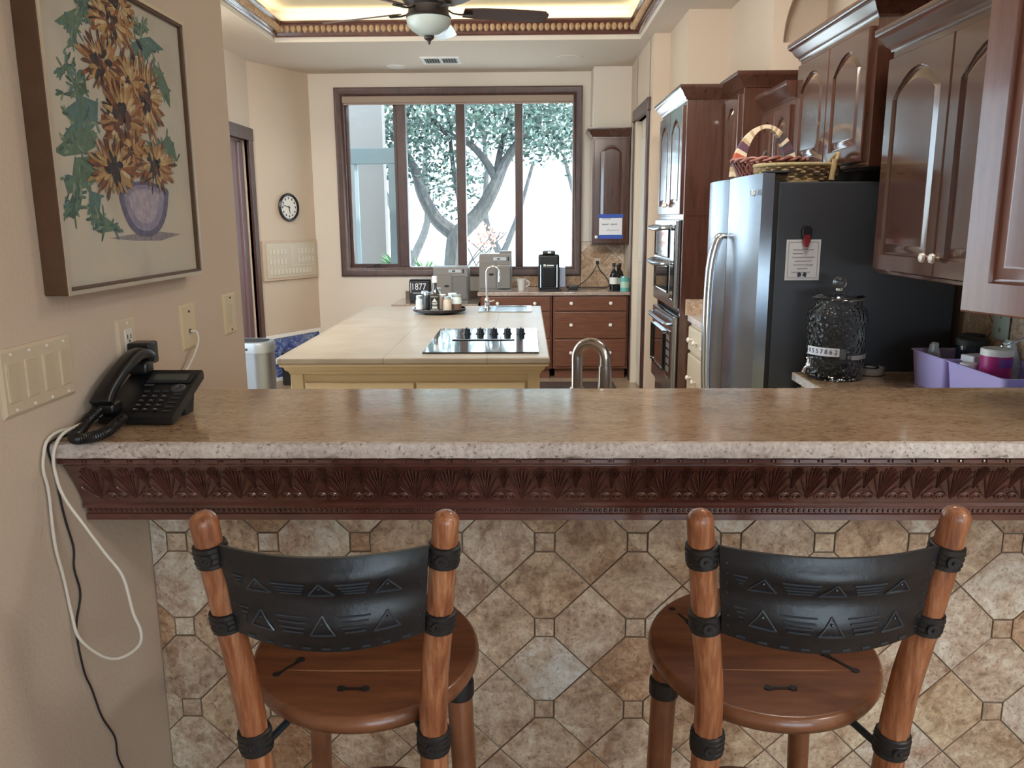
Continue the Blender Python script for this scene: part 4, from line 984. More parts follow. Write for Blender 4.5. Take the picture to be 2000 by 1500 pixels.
# grey water/coffee machines
def grey_machine(label, x, y, z, w, h, tank):
    t = thing('coffee_machine', label, 'coffee machine', (x, y, z), 0, 'grey machines under the window')
    b = MB(); b.box(-w / 2, w / 2, -.0, .26, 0, h, .012, 2); b.build('housing', GREYP, t)
    b = MB(); b.box(-w / 2 + .0, w * .02, -.006, 0, .02, h * .78, .003, 1); b.build('front_panel', mat('grey_front', (.20, .185, .17), .4), t)
    b = MB(); b.box(w * .05, w / 2 - .012, -.05 if tank else -.008, 0, .02, h * .72, .012, 2); wt = b.build('side_tank', GREYP2 if not tank else mat('smoked_tank', (.20, .19, .175), .2, coat=.4), t)
    b = MB(); b.box(-.02, .1, -.004, 0, h - .055, h - .025, .002, 1); sg = b.build('badge_panel', mat('badge_silver', (.55, .58, .62), .3, .3), t)
    b = MB(); small_logo(b, .03, -.004, h - .04, .03, .012); b.box(.115, .127, -.003, .0, h - .06, h - .022); b.box(-.06, -.018, -.008, -.0, h * .42, h * .48); b.build('indicator', BLACK, t)
    b = MB(); b.box(-w / 2, w / 2, -.07, 0, 0, .012, .003, 1); b.build('drip_tray', GREYP, t)
    if tank:
        b = MB(); b.box(w * .12, w / 2, .03, .2, h - .002, h + .03, .01, 2); b.build('tank_lid', GREYP2, t)
        b = MB(); b.box(-w / 2 + .006, w / 2 - .006, .01, .25, h, h + .006); b.build('top_plate', mat('grey_top', (.42, .4, .38), .35), t)
    return t
grey_machine('lower taupe coffee machine standing on the desk behind the turntable', -.712, 7.74, .71, .335, .33, False)
grey_machine('taller taupe coffee machine with side tank on the back worktop', -.285, 7.68, CTZ, .305, .335, True)
t = thing('storage_tin', 'black square container printed 1877 beside the grey machine', 'container', (-1.005, 7.70, .71))
b = MB(); b.box(-.098, .098, 0, .14, 0, .205, .014, 3); tb = b.build('container_body', mat('navy_black', (.012, .014, .022), .35), t)
b = MB(); b.box(-.096, .096, .004, .136, .205, .212, .003, 1); b.build('lid', mat('lid_black', (.03, .03, .036), .25), t)
text('lettering', '1877', .088, (-.008, -.0012, .145), (PI / 2, 0, 0), WHITE, tb, .0005, sx=.82)
b = MB(); b.box(-.065, .055, -.001, 0, .085, .091); b.box(-.02, .06, -.001, 0, .06, .068); b.box(-.085, -.08, -.001, 0, .09, .185); b.build('label_rule', WLAB, tb)
# black coffee maker
t = thing('coffee_maker', 'black pod coffee maker with clear tank on the back worktop', 'coffee maker', (.215, 7.66, CTZ))
b = MB(); b.box(-.098, .098, .0, .24, 0, .335, .02, 3); b.build('housing', BLACK, t)
b = MB(); b.box(-.06, .06, -.02, .2, .335, .37, .012, 2); b.build('brew_head', mat('dark_grey_head', (.03, .032, .036), .35), t)
b = MB(); b.box(-.062, .062, -.012, 0, .04, .225, .01, 2); b.build('cup_bay', mat('bay_black', (.004, .004, .005), .25), t)
b = MB(); b.box(-.052, -.028, -.003, .0, .222, .244, .001, 1); b.box(-.02, .045, -.003, 0, .228, .238); b.box(-.012, .018, -.022, -.02, .345, .362); b.build('badge', WHITE, t)
b = MB(); b.cyl((-.076, -.012, .03), (-.076, -.012, .24), .006, None, 8); b.cyl((.076, -.012, .03), (.076, -.012, .24), .006, None, 8); b.build('chrome_trim', STEEL, t)
b = MB(); b.box(.1, .155, .03, .22, .03, .215, .006, 2); b.build('water_tank', mat('blue_clear_plastic', (.32, .38, .52), .1, coat=.5), t)
b = MB(); b.box(-.075, .12, -.05, .0, 0, .014, .005, 2); b.build('drip_tray', BLACKM, t)
t = thing('coffee_mug', 'pale mug between the two coffee machines on the worktop', 'mug', (-.04, 7.68, CTZ))
b = MB(); b.lathe([(.03, 0), (.033, .004), (.042, .1), (.046, .108), (.042, .108), (.038, .1), (.03, .008), (.001, .008)], (0, 0, 0), 24); b.build('cup', mat('stoneware', (.55, .53, .5), .3), t)
b = MB(); b.tube(smoothpath([(.038, 0, .088), (.066, 0, .084), (.07, 0, .055), (.036, 0, .03)], 5), .006, 8); b.build('handle', mat('stoneware_handle', (.55, .53, .5), .3), t)
t = thing('outlet_plate', 'light outlet plate on stone backsplash right of the window', 'outlet', (.702, BY - .016, 1.04))
b = MB(); b.box(-.035, .035, -.006, 0, -.058, .058, .003, 1); b.build('cover_plate', IVORY, t)
b = MB(); b.box(-.014, .014, -.04, -.006, -.002, .03, .004, 1); b.build('plug', BLACK, t)
t = thing('appliance_cord', 'black power cord from the backsplash outlet to the coffee maker', 'cable', (.702, 8.07, CTZ)); 
b = MB(); b.tube(smoothpath([(0, .005, .22), (.02, -.03, .17), (.09, -.1, .08), (.09, -.16, .012), (-.05, -.2, .008), (-.2, -.2, .008), (-.31, -.22, .012)], 6), .005, 6); b.tube(smoothpath([(-.01, .005, .21), (-.08, -.05, .1), (-.2, -.14, .02), (-.3, -.2, .02)], 6), .004, 6); b.build('cable_run', BLACKM, t, 60)
t = thing('charger_brick', 'small black charger lying on the worktop by the tank', 'charger', (.46, 7.74, CTZ)); b = MB(); b.box(-.06, .03, -.03, .03, 0, .04, .008, 2); b.build('brick', BLACK, t); b = MB(); b.box(-.075, -.06, -.008, .008, .012, .026, .003, 1); b.build('plug', BLACK, t)
def wine(label, x, y, h=.25, lab=True):
    t = thing('wine_bottle', label, 'bottle', (x, y, CTZ), 0, 'dark bottles in the back corner')
    b = MB(); b.lathe([(.034, 0), (.037, .004), (.037, h * .58), (.03, h * .68), (.013, h * .78), (.013, h)], (0, 0, 0), 18); b.build('bottle_body', mat('black_glass', (.008, .008, .01), .12), t)
    if lab: b = MB(); b.lathe([(.0375, h * .25), (.0375, h * .5)], (0, 0, 0), 18); b.build('label', WLAB, t)
    b = MB(); b.cyl((0, 0, h - .03), (0, 0, h + .004), .0155, .015, 14); b.build('cap', BLACKM, t)
wine('dark bottle with white label, leftmost in the back corner', .815, 7.62); wine('plain dark bottle behind the teal canister', .885, 7.76, .24, False); wine('dark bottle between white label bottle and teal canister', .862, 7.68, .23)
t = thing('teal_canister', 'small teal green canister beside the dark bottles', 'canister', (.915, 7.60, CTZ))
b = MB(); b.cyl((0, 0, 0), (0, 0, .125), .042, None, 24); b.build('canister_body', TEAL, t); b = MB(); b.lathe([(.044, .125), (.044, .134), (.001, .134)], (0, 0, 0), 24); b.build('lid', SILV, t); b = MB(); b.lathe([(.0424, .03), (.0424, .085)], (0, 0, 0), 24); b.build('label', mat('pale_teal', (.45, .62, .5), .5), t)

# ------------------------------------------------------------------ left background: clock, control panel, bin, leaning picture
p0, p1 = Vector((-2.43, 7.45, 0)), Vector((-2.07, 8.13, 0)); wd = (p1 - p0).normalized(); wang = math.degrees(math.atan2(wd.y, wd.x))
def onbay(s, z, off=0.): # s metres along the bay wall from its left end
    p = p0 + wd * s + Vector((wd.y, -wd.x, 0)) * off; return (p.x, p.y, z)
t = thing('wall_clock', 'round black rimmed wall clock on the angled wall', 'clock', onbay(.405, 1.598), wang)
M = Matrix.Rotation(PI / 2, 4, 'X')
b = MB(); b.lathe([(.118, 0), (.128, .008), (.13, .02), (.122, .03), (.108, .026), (.104, .016), (.001, .016)], (0, 0, 0), 40, M); b.build('case', BLACK, t)
b = MB(); b.lathe([(.104, .0165), (.001, .0168)], (0, 0, 0), 40, M); fc = b.build('face', mat('clock_face', (.75, .71, .62), .4), t)
b = MB()
for k in range(12):
    a = 2 * PI * k / 12; c = Vector((math.sin(a) * .083, -.0185, math.cos(a) * .083)); b.box(c.x - .006, c.x + .006, c.y, c.y + .001, c.z - .01, c.z + .01)
b.build('hour_marks', INK, fc)
for nm, a, l, w in (('minute_hand', math.radians(-75), .085, .005), ('hour_hand', math.radians(172), .06, .007)):
    b = MB(); d = Vector((math.sin(a), 0, math.cos(a))); q = Vector((d.z, 0, -d.x)); y = Vector((0, -.0205 if nm[0] == 'm' else -.0195, 0))
    b.faces([-d * .015 + q * w + y, d * l + q * w * .5 + y, d * l - q * w * .5 + y, -d * .015 - q * w + y], [(0, 1, 2, 3)]); b.build(nm, BLACK, t)
t = thing('control_panel', 'beige lighting control panel full of buttons under the clock', 'control panel', onbay(.395, 1.11), wang)
b = MB(); b.box(-.36, .36, -.02, -.001, -.185, .185, .006, 2); b.build('back_box', mat('panel_frame', (.55, .43, .32), .6), t)
b = MB(); b.box(-.32, .325, -.024, -.02, -.16, .16, .003, 1); pn = b.build('panel_face', mat('panel_face', (.58, .51, .40), .45), t)
bm_ = mat('panel_button', (.64, .58, .48), .4)
for (xa, n, z) in ((-.29, 5, .08), (-.29, 5, -.01), (.08, 5, .08), (.08, 5, 0.), (-.29, 12, -.105)):
    for k in range(n):
        x = xa + .047 * k; b = MB(); b.box(x, x + .034, -.028, -.024, z - .026, z + .026, .003, 1); b.build('button', bm_, pn)
b = MB(); b.box(-.002, .006, -.028, -.024, -.06, .14); b.box(.0, .31, -.027, -.024, -.055, -.05); b.build('divider', CREAMW, pn)
t = thing('trash_bin', 'stainless steel trash bin with black lid past the left wall', 'trash can', (-2.0, 5.8, 0))
def rrect(w, d, r, k=5): return [(sx * (w - r) + r * math.cos(a), sy * (d - r) + r * math.sin(a)) for (sx, sy, a0) in ((1, 1, 0), (-1, 1, PI / 2), (-1, -1, PI), (1, -1, 1.5 * PI)) for a in [a0 + PI / 2 * i / k for i in range(k + 1)]]
b = MB(); b.rings([[Vector((x * s, y * s, z)) for x, y in rrect(.165, .13, .1)] for s, z in ((1, 0), (1, .55))]); b.build('bin_body', mat('bin_steel', (.24, .24, .25), .38, .9), t)
b = MB(); b.rings([[Vector((x * s, y * s, z)) for x, y in rrect(.17, .135, .1)] for s, z in ((1, .55), (1.02, .56), (1.02, .60), (.97, .625), (.86, .63), (.84, .622))]); b.build('lid_rim', mat('lid_steel', (.30, .31, .32), .4, .6), t)
b = MB(); b.rings([[Vector((x * s, y * s, z)) for x, y in rrect(.17, .135, .1)] for s, z in ((.84, .618), (.8, .63), (.4, .633))]); b.build('lid_flap', BLACKM, t)
b = MB(); b.box(-.03, .03, -.141, -.13, .575, .592, .003, 1); b.build('sensor_window', BLACK, t)
t = thing('leaning_picture', 'white edged blue abstract picture leaning on the floor by the wall', 'picture', onbay(.36, 0, .10), wang)
t.rotation_euler = (math.radians(-9), 0, math.radians(wang))
b = MB()
for a in ((-.37, -.335, 0, .43), (.335, .37, 0, .43), (-.335, .335, 0, .035), (-.335, .335, .395, .43)): b.box(a[0], a[1], -.012, .012, a[2], a[3], .003, 1)
b.build('frame', WHITE, t)
b = MB(); b.box(-.335, .335, -.006, .006, .035, .395); cv_ = b.build('canvas', noise_mat('blue_swirl_paint', [(.012, .018, .09), (.03, .06, .26), (.18, .24, .42), (.45, .5, .5)], (1, 1, 1), 7, .5, 0, .2, dist=2.5), t)
t = thing('dark_box', 'small black box hidden between picture and island side', 'box', (-2.12, 7.35, 0)); b = MB(); b.box(-.1, .1, -.1, .1, 0, .28, .01, 2); b.build('box_body', BLACKM, t); b = MB(); b.box(-.102, .102, -.102, .102, .28, .3, .005, 1); b.build('lid', BLACK, t)
t = thing('floor_mat', 'dark brown mat on the floor in front of the back drawers', 'floor mat', (.42, 6.9, 0)); b = MB(); b.box(-.45, .38, -.35, .45, .0, .012, .004, 1); b.build('mat_pad', mat('brown_mat', (.07, .045, .038), .9), t)

# ------------------------------------------------------------------ ceiling fittings
fan = thing('ceiling_fan', 'dark bronze ceiling fan with frosted bowl light above the island', 'ceiling fan', (-.545, 4.9, 2.45))
b = MB(); b.lathe([(.001, .0), (.005, .002), (.008, .012), (.01, .02), (.026, .03), (.03, .042), (.02, .05), (.001, .051)], (0, 0, 0), 20); b.build('finial', IRON, fan)
b = MB(); b.lathe([(.02, .044), (.06, .052), (.1, .078), (.122, .108), (.127, .135), (.12, .14)], (0, 0, 0), 40); b.build('light_bowl', FROST, fan)
b = MB(); b.lathe([(.125, .138), (.128, .142), (.115, .16), (.112, .2), (.13, .215), (.15, .24), (.15, .3), (.12, .33), (.05, .345), (.02, .36), (.018, .52), (.06, .56), (.065, .61)], (0, 0, 0), 40); b.build('motor_housing', IRON, fan)
for k in range(5):
    a = math.radians(14 + 72 * k); Mx = Matrix.Rotation(a, 4, 'Z') @ Matrix.Translation((0, 0, .175)) @ Matrix.Rotation(math.radians(-14), 4, 'X')
    b = MB(); poly = [(.2, -.045), (.3, -.06), (.55, -.066), (.67, -.06), (.695, -.03), (.695, .03), (.67, .06), (.55, .066), (.3, .06), (.2, .045)]
    vs = [Mx @ Vector((x, y, z)) for z in (0, .007) for x, y in poly]; n = len(poly)
    b.faces(vs, [tuple(range(n)), tuple(range(2 * n - 1, n - 1, -1))] + [(i, (i + 1) % n, n + (i + 1) % n, n + i) for i in range(n)]); bl = b.build('blade', BLADE, fan, 20)
    b = MB(); b.tube([Mx @ Vector(p) for p in ((.1, 0, .02), (.14, 0, -.004), (.18, 0, -.008), (.25, 0, -.004))], [.012, .01, .012, .02], 8, flat=.4); b.build('blade_arm', IRON, bl)
t = thing('air_vent', 'white ceiling air vent with dark louvres above the window', 'air vent', (-.735, 7.49, CZ))
b = MB(); 
for a in ((-.17, .17, -.15, -.11), (-.17, .17, .11, .15), (-.17, -.14, -.11, .11), (.14, .17, -.11, .11), (-.012, .012, -.11, .11)): b.box(*a, -.012, .0, .002, 1)
b.build('vent_frame', WHITE, t)
b = MB(); b.box(-.14, .14, -.11, .11, -.003, -.001); b.build('duct_opening', BLACKM, t)
b = MB()
for k in range(12): 
    x = -.132 + .0235 * k; b.prism([(x, -.003), (x + .003, -.003), (x + .012, -.012), (x + .009, -.012)], 'y', -.105, .105)
b.build('louvre', mat('vent_grey', (.30, .28, .25), .5), t)
t = thing('recessed_light', 'small round recessed ceiling light left of the vent', 'ceiling light', (-1.17, 7.78, CZ)); b = MB(); b.lathe([(.085, 0), (.082, -.008), (.06, -.006), (.055, -.002)], (0, 0, 0), 28); b.build('trim_ring', WHITE, t); b = MB(); b.lathe([(.056, -.003), (.03, -.006), (.001, -.007)], (0, 0, 0), 24); b.build('lens', mat('lamp_lens', (.8, .8, .82), .3), t)
t = thing('ceiling_speaker', 'round flush ceiling speaker right of the vent', 'speaker', (.378, 7.44, CZ)); b = MB(); b.lathe([(.12, 0), (.118, -.006), (.108, -.007)], (0, 0, 0), 36); b.build('speaker_ring', CEIL, t); b = MB(); b.lathe([(.108, -.005), (.001, -.005)], (0, 0, 0), 36); b.build('grille', mat('speaker_grille', (.56, .49, .4), .8), t)

# ------------------------------------------------------------------ right run: oven tower, drawers, uppers, fridge
TW, TD, TF = .86, .42, .93
t = cabinet('oven_tower', 'tall dark cherry oven tower cabinet beside the pantry wall', (TF, 5.79, 1.49), -90, TW, TD, .66, 2, rise=.08, dz0=.01, dz1=.03, kn='split')
b = MB(); b.box(0, .03, 0, TD, -1.39, 0, .002, 1); b.box(TW - .03, TW, 0, TD, -1.39, 0, .002, 1); b.box(.03, TW - .03, .0, TD, -1.39, -1.12, .002, 1); b.box(.03, TW - .03, .03, TD, -.62, -.56); b.box(.03, TW - .03, TD - .02, TD, -1.1, 0); b.box(.05, TW - .05, .05, TD, -1.49, -1.39); b.box(.03, TW - .03, 0, .05, -.03, 0)
b.build('tower_frame', WOOD, t)
def oven(label, z0, h, kind):
    t = thing('wall_oven', label, 'oven', (TF, 5.76, z0), -90, 'built in ovens of the tower'); w = TW - .06
    b = MB(); b.box(.002, w - .002, .0, .36, 0, h, .003, 1); b.build('oven_body', BLACKM, t)
    b = MB(); b.box(.0, w, -.035, -.001, .0, h, .01, 2)
    dr = b.build('oven_door', mat('oven_steel', (.5, .52, .55), .22, .95), t)
    if kind:
        zs = [(.30, .49), (.08, .255)]
        for (a, c) in zs: b = MB(); b.box(.07, w - .2, -.038, -.034, a, c, .012, 2); b.build('oven_window', GLASSBLK, dr)
        b = MB(); b.box(w - .16, w - .02, -.0375, -.034, .05, h - .03, .006, 1); b.build('control_glass', GLASSBLK, dr)
        for z in (h - .045, .27):
            b = MB(); b.tube(smoothpath([(.05, -.035, z), (.09, -.085, z - .006), (w / 2, -.1, z - .012), (w - .22, -.085, z - .006), (w - .18, -.035, z)], 4), .014, 10); b.build('handle', STEEL, dr)
    else:
        b = MB(); b.box(.05, w - .24, -.038, -.034, .12, h - .12, .02, 3); b.build('oven_window', GLASSBLK, dr)
        b = MB(); b.box(w - .2, w - .06, -.038, -.034, .1, h - .1, .004, 1); cg = b.build('control_glass', GLASSBLK, dr)
        b = MB()
        for i in range(3):
            for j in range(5): b.box(w - .18 + .036 * i, w - .156 + .036 * i, -.04, -.038, .14 + .05 * j, .17 + .05 * j)
        b.build('keypad', mat('oven_key', (.18, .18, .19), .4), cg)
        b = MB(); b.tube(smoothpath([(.05, -.035, h - .05), (.1, -.07, h - .055), (w - .1, -.07, h - .055), (w - .05, -.035, h - .05)], 4), .012, 10); b.build('handle', STEEL, dr)
    return t
oven('upper stainless double door wall oven in the tower', .935, .535, True)
oven('lower stainless microwave oven with keypad in the tower', .39, .5, False)
# narrow upper cabinet + recessed uppers
cabinet('narrow_upper_cabinet', 'narrow dark upper cabinet next to the oven tower', (1.16, 4.92, 1.3), -90, .355, .53, .86, 1, rise=.07, kn=None, face=.035, crown_ret=(False, True))
cabinet('recessed_upper_cabinet', 'lower crowned dark upper cabinet behind the handled basket', (1.27, 4.565, 1.67), -90, .53, .44, .365, 2, rise=.06, kn='split', crown_ret=(False, False))
t = thing('cream_drawers', 'ivory painted drawer cabinet between oven tower and refrigerator', 'cabinet', (1.0, 4.92, 0), -90)
b = MB(); b.box(0, .78, 0, .66, .1, .87, .002, 1); b.box(.0, .78, .06, .6, 0, .1); b.build('carcass', TANL, t)
for z0, z1 in ((.70, .845), (.41, .68), (.13, .39)):
    for xa, xb in ((.02, .385), (.395, .76)):
        b = MB(); b.box(xa, xb, -.02, 0, z0, z1, .008, 2); d = b.build('drawer', TANL, t)
        for kx in (.3, .7): knob(d, xa + (xb - xa) * kx, -.02, (z0 + z1) / 2)
t = thing('short_worktop', 'short stone worktop between oven tower and refrigerator', 'worktop', (1.345, 4.525, .87)); b = MB(); b.box(-.37, .36, -.385, .395, 0, .035, .006, 2); b.build('stone_slab', GRANE, t)
b = MB(); b.box(.96, 1.16, 4.90, 4.918, .905, 1.0); struct('trim_2', b, TRAV, 'stone splash strip at the oven tower side')

FZ = 1.612
fr = thing('refrigerator', 'side by side stainless refrigerator with dark grey side panel', 'refrigerator', (.89, 4.11, 0), -90)
FWd = .905
b = MB(); b.box(.005, FWd, .075, .78, .02, FZ, .006, 2); b.box(.03, FWd - .03, .1, .74, 0, .02); b.build('cabinet_body', DGREY, fr)
for xa, xb, nm in ((0, .385, 'freezer_door'), (.391, FWd - .002, 'fridge_door')):
    R = []
    for z in (.06, 1.645):
        loop = []
        for i in range(9):
            u = i / 8; loop.append(Vector((xa + (xb - xa) * u, .012 - .014 * math.sin(PI * u), z)))
        loop += [Vector((xb, .058, z)), Vector((xa, .058, z))]; R.append(loop)
    b = MB(); b.rings(R); dr = b.build(nm, FRIDGE, fr, 25)
    hx = xb - .035 if xa == 0 else xa + .035
    b = MB(); b.tube(smoothpath([(hx, .0, 1.4), (hx, -.03, 1.385), (hx, -.058, 1.25), (hx, -.064, 1.0), (hx, -.058, .72), (hx, -.03, .6), (hx, .0, .585)], 5), .015, 12, flat=.8); b.build('handle', mat('handle_steel', (.62, .66, .72), .2, .95), dr)
b = MB(); b.box(.008, FWd - .004, .058, .075, .04, 1.62); b.build('door_gasket', BLACKM, fr)
for hx in (.02, FWd - .1):
    b = MB(); b.box(hx, hx + .08, .03, .12, 1.645, 1.655, .004, 1); b.build('hinge_cover', BLACKM, fr)
lg = MB(); lg.tube([(.80 + .012 * math.cos(2 * PI * k / 16), -.0015, 1.575 + .012 * math.sin(2 * PI * k / 16)) for k in range(16)], .0018, 5, True); lg.build('badge_ring', WHITE, fr)
text('lettering', 'LG', .03, (.842, -.0035, 1.575), (PI / 2, 0, 0), WHITE, fr, .001)
# note and magnet on the refrigerator side (faces the camera)
t = thing('fridge_note', 'white printed card clipped to the dark refrigerator side', 'note', (1.071, 3.203, 1.318))
b = MB(); b.box(-.066, .066, -.0012, .0, -.078, .078); b.build('card', PAPER, t)
b = MB()
for (ya, yb) in ((-.058, -.055), (.055, .058)): b.box(ya, yb, -.0017, -.0012, -.07, .07)
b.box(-.055, .055, -.0017, -.0012, .067, .07); b.box(-.055, .055, -.0017, -.0012, -.07, -.067)
b.build('border_line', INKS, t)
b = MB()
for k, (xa, xb) in enumerate(((-.04, .04), (-.04, -.0), (-.042, .045), (-.03, .035), (-.035, .04), (-.02, .02), (-.042, .03))): scrib(b, xa, xb, .04 - .0145 * k, -.0016, .0028, 22)
b.build('printed_lines', mat('grey_print', (.25, .27, .31), .7), t)
b = MB(); 
for s in (-1, 1): b.prism([(s * .002, -.062), (s * .016, -.066), (s * .018, -.052), (s * .01, -.046), (s * .003, -.054)], 'y', -.0018, -.0012)
b.build('emblem', INK, t)
t = thing('magnet_clip', 'red and black magnetic clip holding the card on refrigerator', 'clip', (1.078, 3.203, 1.41))
b = MB(); b.rings([[Vector((x * s, y, z)) for x, z in ((-.016, -.012), (.016, -.012), (.02, .02), (.012, .036), (-.012, .036), (-.02, .02))] for y, s in ((-.001, 1), (-.012, 1), (-.016, .8))]); b.build('clip_back', BLACK, t)
b = MB(); b.rings([[Vector((x * s, y, z)) for x, z in ((-.007, -.042), (.007, -.042), (.014, -.016), (.014, .004), (-.014, .004), (-.014, -.016))] for y, s in ((-.003, 1), (-.014, 1), (-.018, .7))]); b.build('clip_jaw', RED, t)

cabinet('over_fridge_cabinet', 'tall crowned dark cabinet directly above the refrigerator', (1.28, 4.03, 1.665), -90, .86, .43, .53, 2, rise=.075, kn=None, dz0=.02, crown_ret=(True, True))
cabinet('hanging_cabinet', 'two door dark wall cabinet with white knobs beside the refrigerator', (1.27, 3.0, 1.28), -90, .91, .44, .76, 2, rise=.085, kn='split', face=.012, dz0=.015, crown_ret=(True, False))
# angled near cabinet
ux, uy = .33, -.944
C0 = Vector((1.036, 1.939)); 
t = thing('angled_cabinet', 'nearest rosy wood cabinet hanging above the lilac bins, set at an angle', 'cabinet', (C0.x, C0.y, 1.262), math.degrees(math.atan2(uy, ux)))
# local x along the front (towards the camera), local y into the cabinet
cw, ch = .60, 1.05
b = MB(); b.prism([(0, 0), (cw, 0), (cw, .42), (.14, .6), (.04, .45)], 'z', 0, ch); b.build('carcass', WOODR, t, 20)
b = door_mb(cw - .01, ch - .03, .022, .07, .0); dd = b.build('door', noise_mat('rosy_cherry', [(.17, .066, .045), (.22, .09, .062), (.26, .115, .08)], (14, 14, 1.5), 3, .3, .4), t, 40, (.005, 0, 0))
knob(dd, cw - .05, -.022, .08)

# ------------------------------------------------------------------ right counter and its clutter
RZ = .88
t = thing('base_cabinet', 'cream base cabinet carrying the right hand worktop', 'cabinet', (1.09, 3.185, 0), -90)
b = MB(); b.box(0, 1.2, 0, .61, .1, RZ - .034, .002, 1); b.box(.0, 1.2, .06, .6, 0, .1); b.build('carcass', TAN, t)
for k in range(2): b = door_mb(.58, .7, .02, .06, 0); d = b.build('door', TAN, t, 40, (.01 + .59 * k, 0, .12)); knob(d, .54 if k == 0 else .04, -.02, .62)
t = thing('granite_worktop', 'granite worktop beside the refrigerator under the water jug', 'worktop', (1.385, 2.59, RZ - .034)); b = MB(); b.box(-.325, .325, -.6, .6, 0, .034, .004, 2); b.build('stone_slab', GRAN, t)
b = MB(); b.box(-.332, -.325, -.6, .6, .002, .032, .002, 1); b.box(-.325, .325, .6, .604, .002, .032); b.build('rough_edge', GRANE, t)
t = thing('sink_base_cabinet', 'cream sink base cabinet behind the raised bar', 'cabinet', (-.88, 1.97, 0)); b = MB(); b.box(0, 1.92, 0, .55, .1, RZ - .034); b.box(0, 1.92, 0, .5, 0, .1); b.build('carcass', TAN, t)
for k in range(3): b = MB(); b.box(.02 + .63 * k, .62 + .63 * k, .55, .57, .13, .83, .006, 2); b.build('door', TAN, t)
t = thing('sink_worktop', 'lower granite worktop behind the bar holding the tall faucet', 'worktop', (.08, 2.25, RZ - .034)); b = MB(); b.box(-.96, .974, -.28, .28, 0, .034, .004, 1); b.build('stone_slab', GRAN, t)
t = thing('kitchen_faucet', 'large brushed nickel gooseneck faucet rising behind the bar', 'faucet', (.146, 2.30, RZ))
gooseneck(t, .255, .0155, .085, NICKEL, .034, (.9, -.43))
b = MB(); b.tube([(-.03, 0, .05), (-.08, 0, .075)], .007, 8); b.build('lever', NICKEL, t)
b = MB(); b.lathe([(.019, .108), (.022, .112), (.022, .12), (.019, .124)], (0, 0, 0), 20); b.build('collar', NICKEL, t)

j = thing('water_jug', 'hammered glass drink dispenser with lid and tap beside refrigerator', 'drink dispenser', (1.172, 3.075, RZ))
prof_o = [(.09, .0), (.1, .006), (.103, .02), (.107, .12), (.108, .24), (.104, .262), (.09, .274), (.084, .28), (.084, .296), (.09, .3)]
prof_i = [(.085, .299), (.079, .294), (.079, .279), (.086, .268), (.099, .257), (.103, .24), (.102, .12), (.098, .02), (.001, .014)]
b = MB(); b.lathe(prof_o + prof_i, (0, 0, 0), 48); b.build('glass_body', JUGG, j, 60)
b = MB(); b.lathe([(.084, .296), (.086, .3), (.095, .304), (.096, .31), (.084, .316), (.05, .324), (.018, .328), (.012, .334), (.014, .34), (.022, .348), (.025, .36), (.022, .372), (.012, .381), (.001, .383)], (0, 0, 0), 40); b.build('glass_lid', CLEAR, j, 60)
b = MB()
for k in range(46):
    a, q = random.uniform(0, 2 * PI), math.sqrt(random.random()) * .085; b.sphere((q * math.cos(a), q * math.sin(a), .022 + random.uniform(0, .014)), random.uniform(.006, .011), 6, 4, (1, 1, .7))
b.build('pebbles', STONEW, j, 0)
def band(mb, r, a0, a1, z0, z1, n=14):
    R = []
    for i in range(n + 1):
        a = math.radians(a0 + (a1 - a0) * i / n); R.append([Vector((k * math.cos(a), k * math.sin(a), z)) for k, z in ((r, z0), (r + .001, z0), (r + .001, z1), (r, z1))])
    mb.rings(R)
b = MB(); band(b, .1075, 188, 258, .096, .127); lb = b.build('label', PAPER, j)
sn = '0557862'
for k, ch_ in enumerate(sn):
    a = math.radians(196 + 9.2 * k); text('lettering', ch_, .024, (.1093 * math.cos(a), .1093 * math.sin(a), .1115), (PI / 2, 0, a + PI / 2), INK, lb, .0003)
b = MB(); band(b, .1075, 282, 338, .084, .1); b.build('clear_strip', mat('strip_grey', (.42, .44, .44), .4), j)
b = MB(); band(b, .108, 259, 270, .088, .125); b.sphere((.1085 * math.cos(math.radians(277)), .1085 * math.sin(math.radians(277)), .094), .008, 10, 6); b.build('grey_band_and_bead', mat('smoke_grey', (.12, .13, .14), .3), j)  # dark grey strip and small bead on the jug side
a = math.radians(207); d = Vector((math.cos(a), math.sin(a), 0))
b = MB(); b.cyl(d * .1 + Vector((0, 0, .06)), d * .135 + Vector((0, 0, .06)), .011, .010, 14); b.cyl(d * .128 + Vector((0, 0, .05)), d * .128 + Vector((0, 0, .086)), .009, .008, 12); b.tube([d * .13 + Vector((0, 0, .055)), d * .148 + Vector((0, 0, .05)), d * .156 + Vector((0, 0, .034))], .007, 10); b.build('tap', CHROME, j, 60)
b = MB(); b.box(-.014, .014, -.006, .006, .083, .09, .002, 1, Matrix.Translation(d * .128) @ Matrix.Rotation(a, 4, 'Z')); b.build('tap_lever', CHROME, j)
t = thing('small_dish', 'low off white oval dish on worktop right of the jug', 'dish', (1.335, 3.13, RZ))
b = MB(); b.lathe([(.035, 0), (.045, .003), (.05, .022), (.052, .03), (.047, .03), (.044, .01), (.001, .007)], (0, 0, 0), 28); b.build('bowl', mat('offwhite_dish', (.5, .49, .45), .35), t)
b = MB(); b.tube(smoothpath([(-.03, 0, .03), (0, .02, .036), (.03, 0, .03), (.0, -.02, .026)], 4, True), .004, 6, True); b.build('black_scrubber', BLACKM, t)

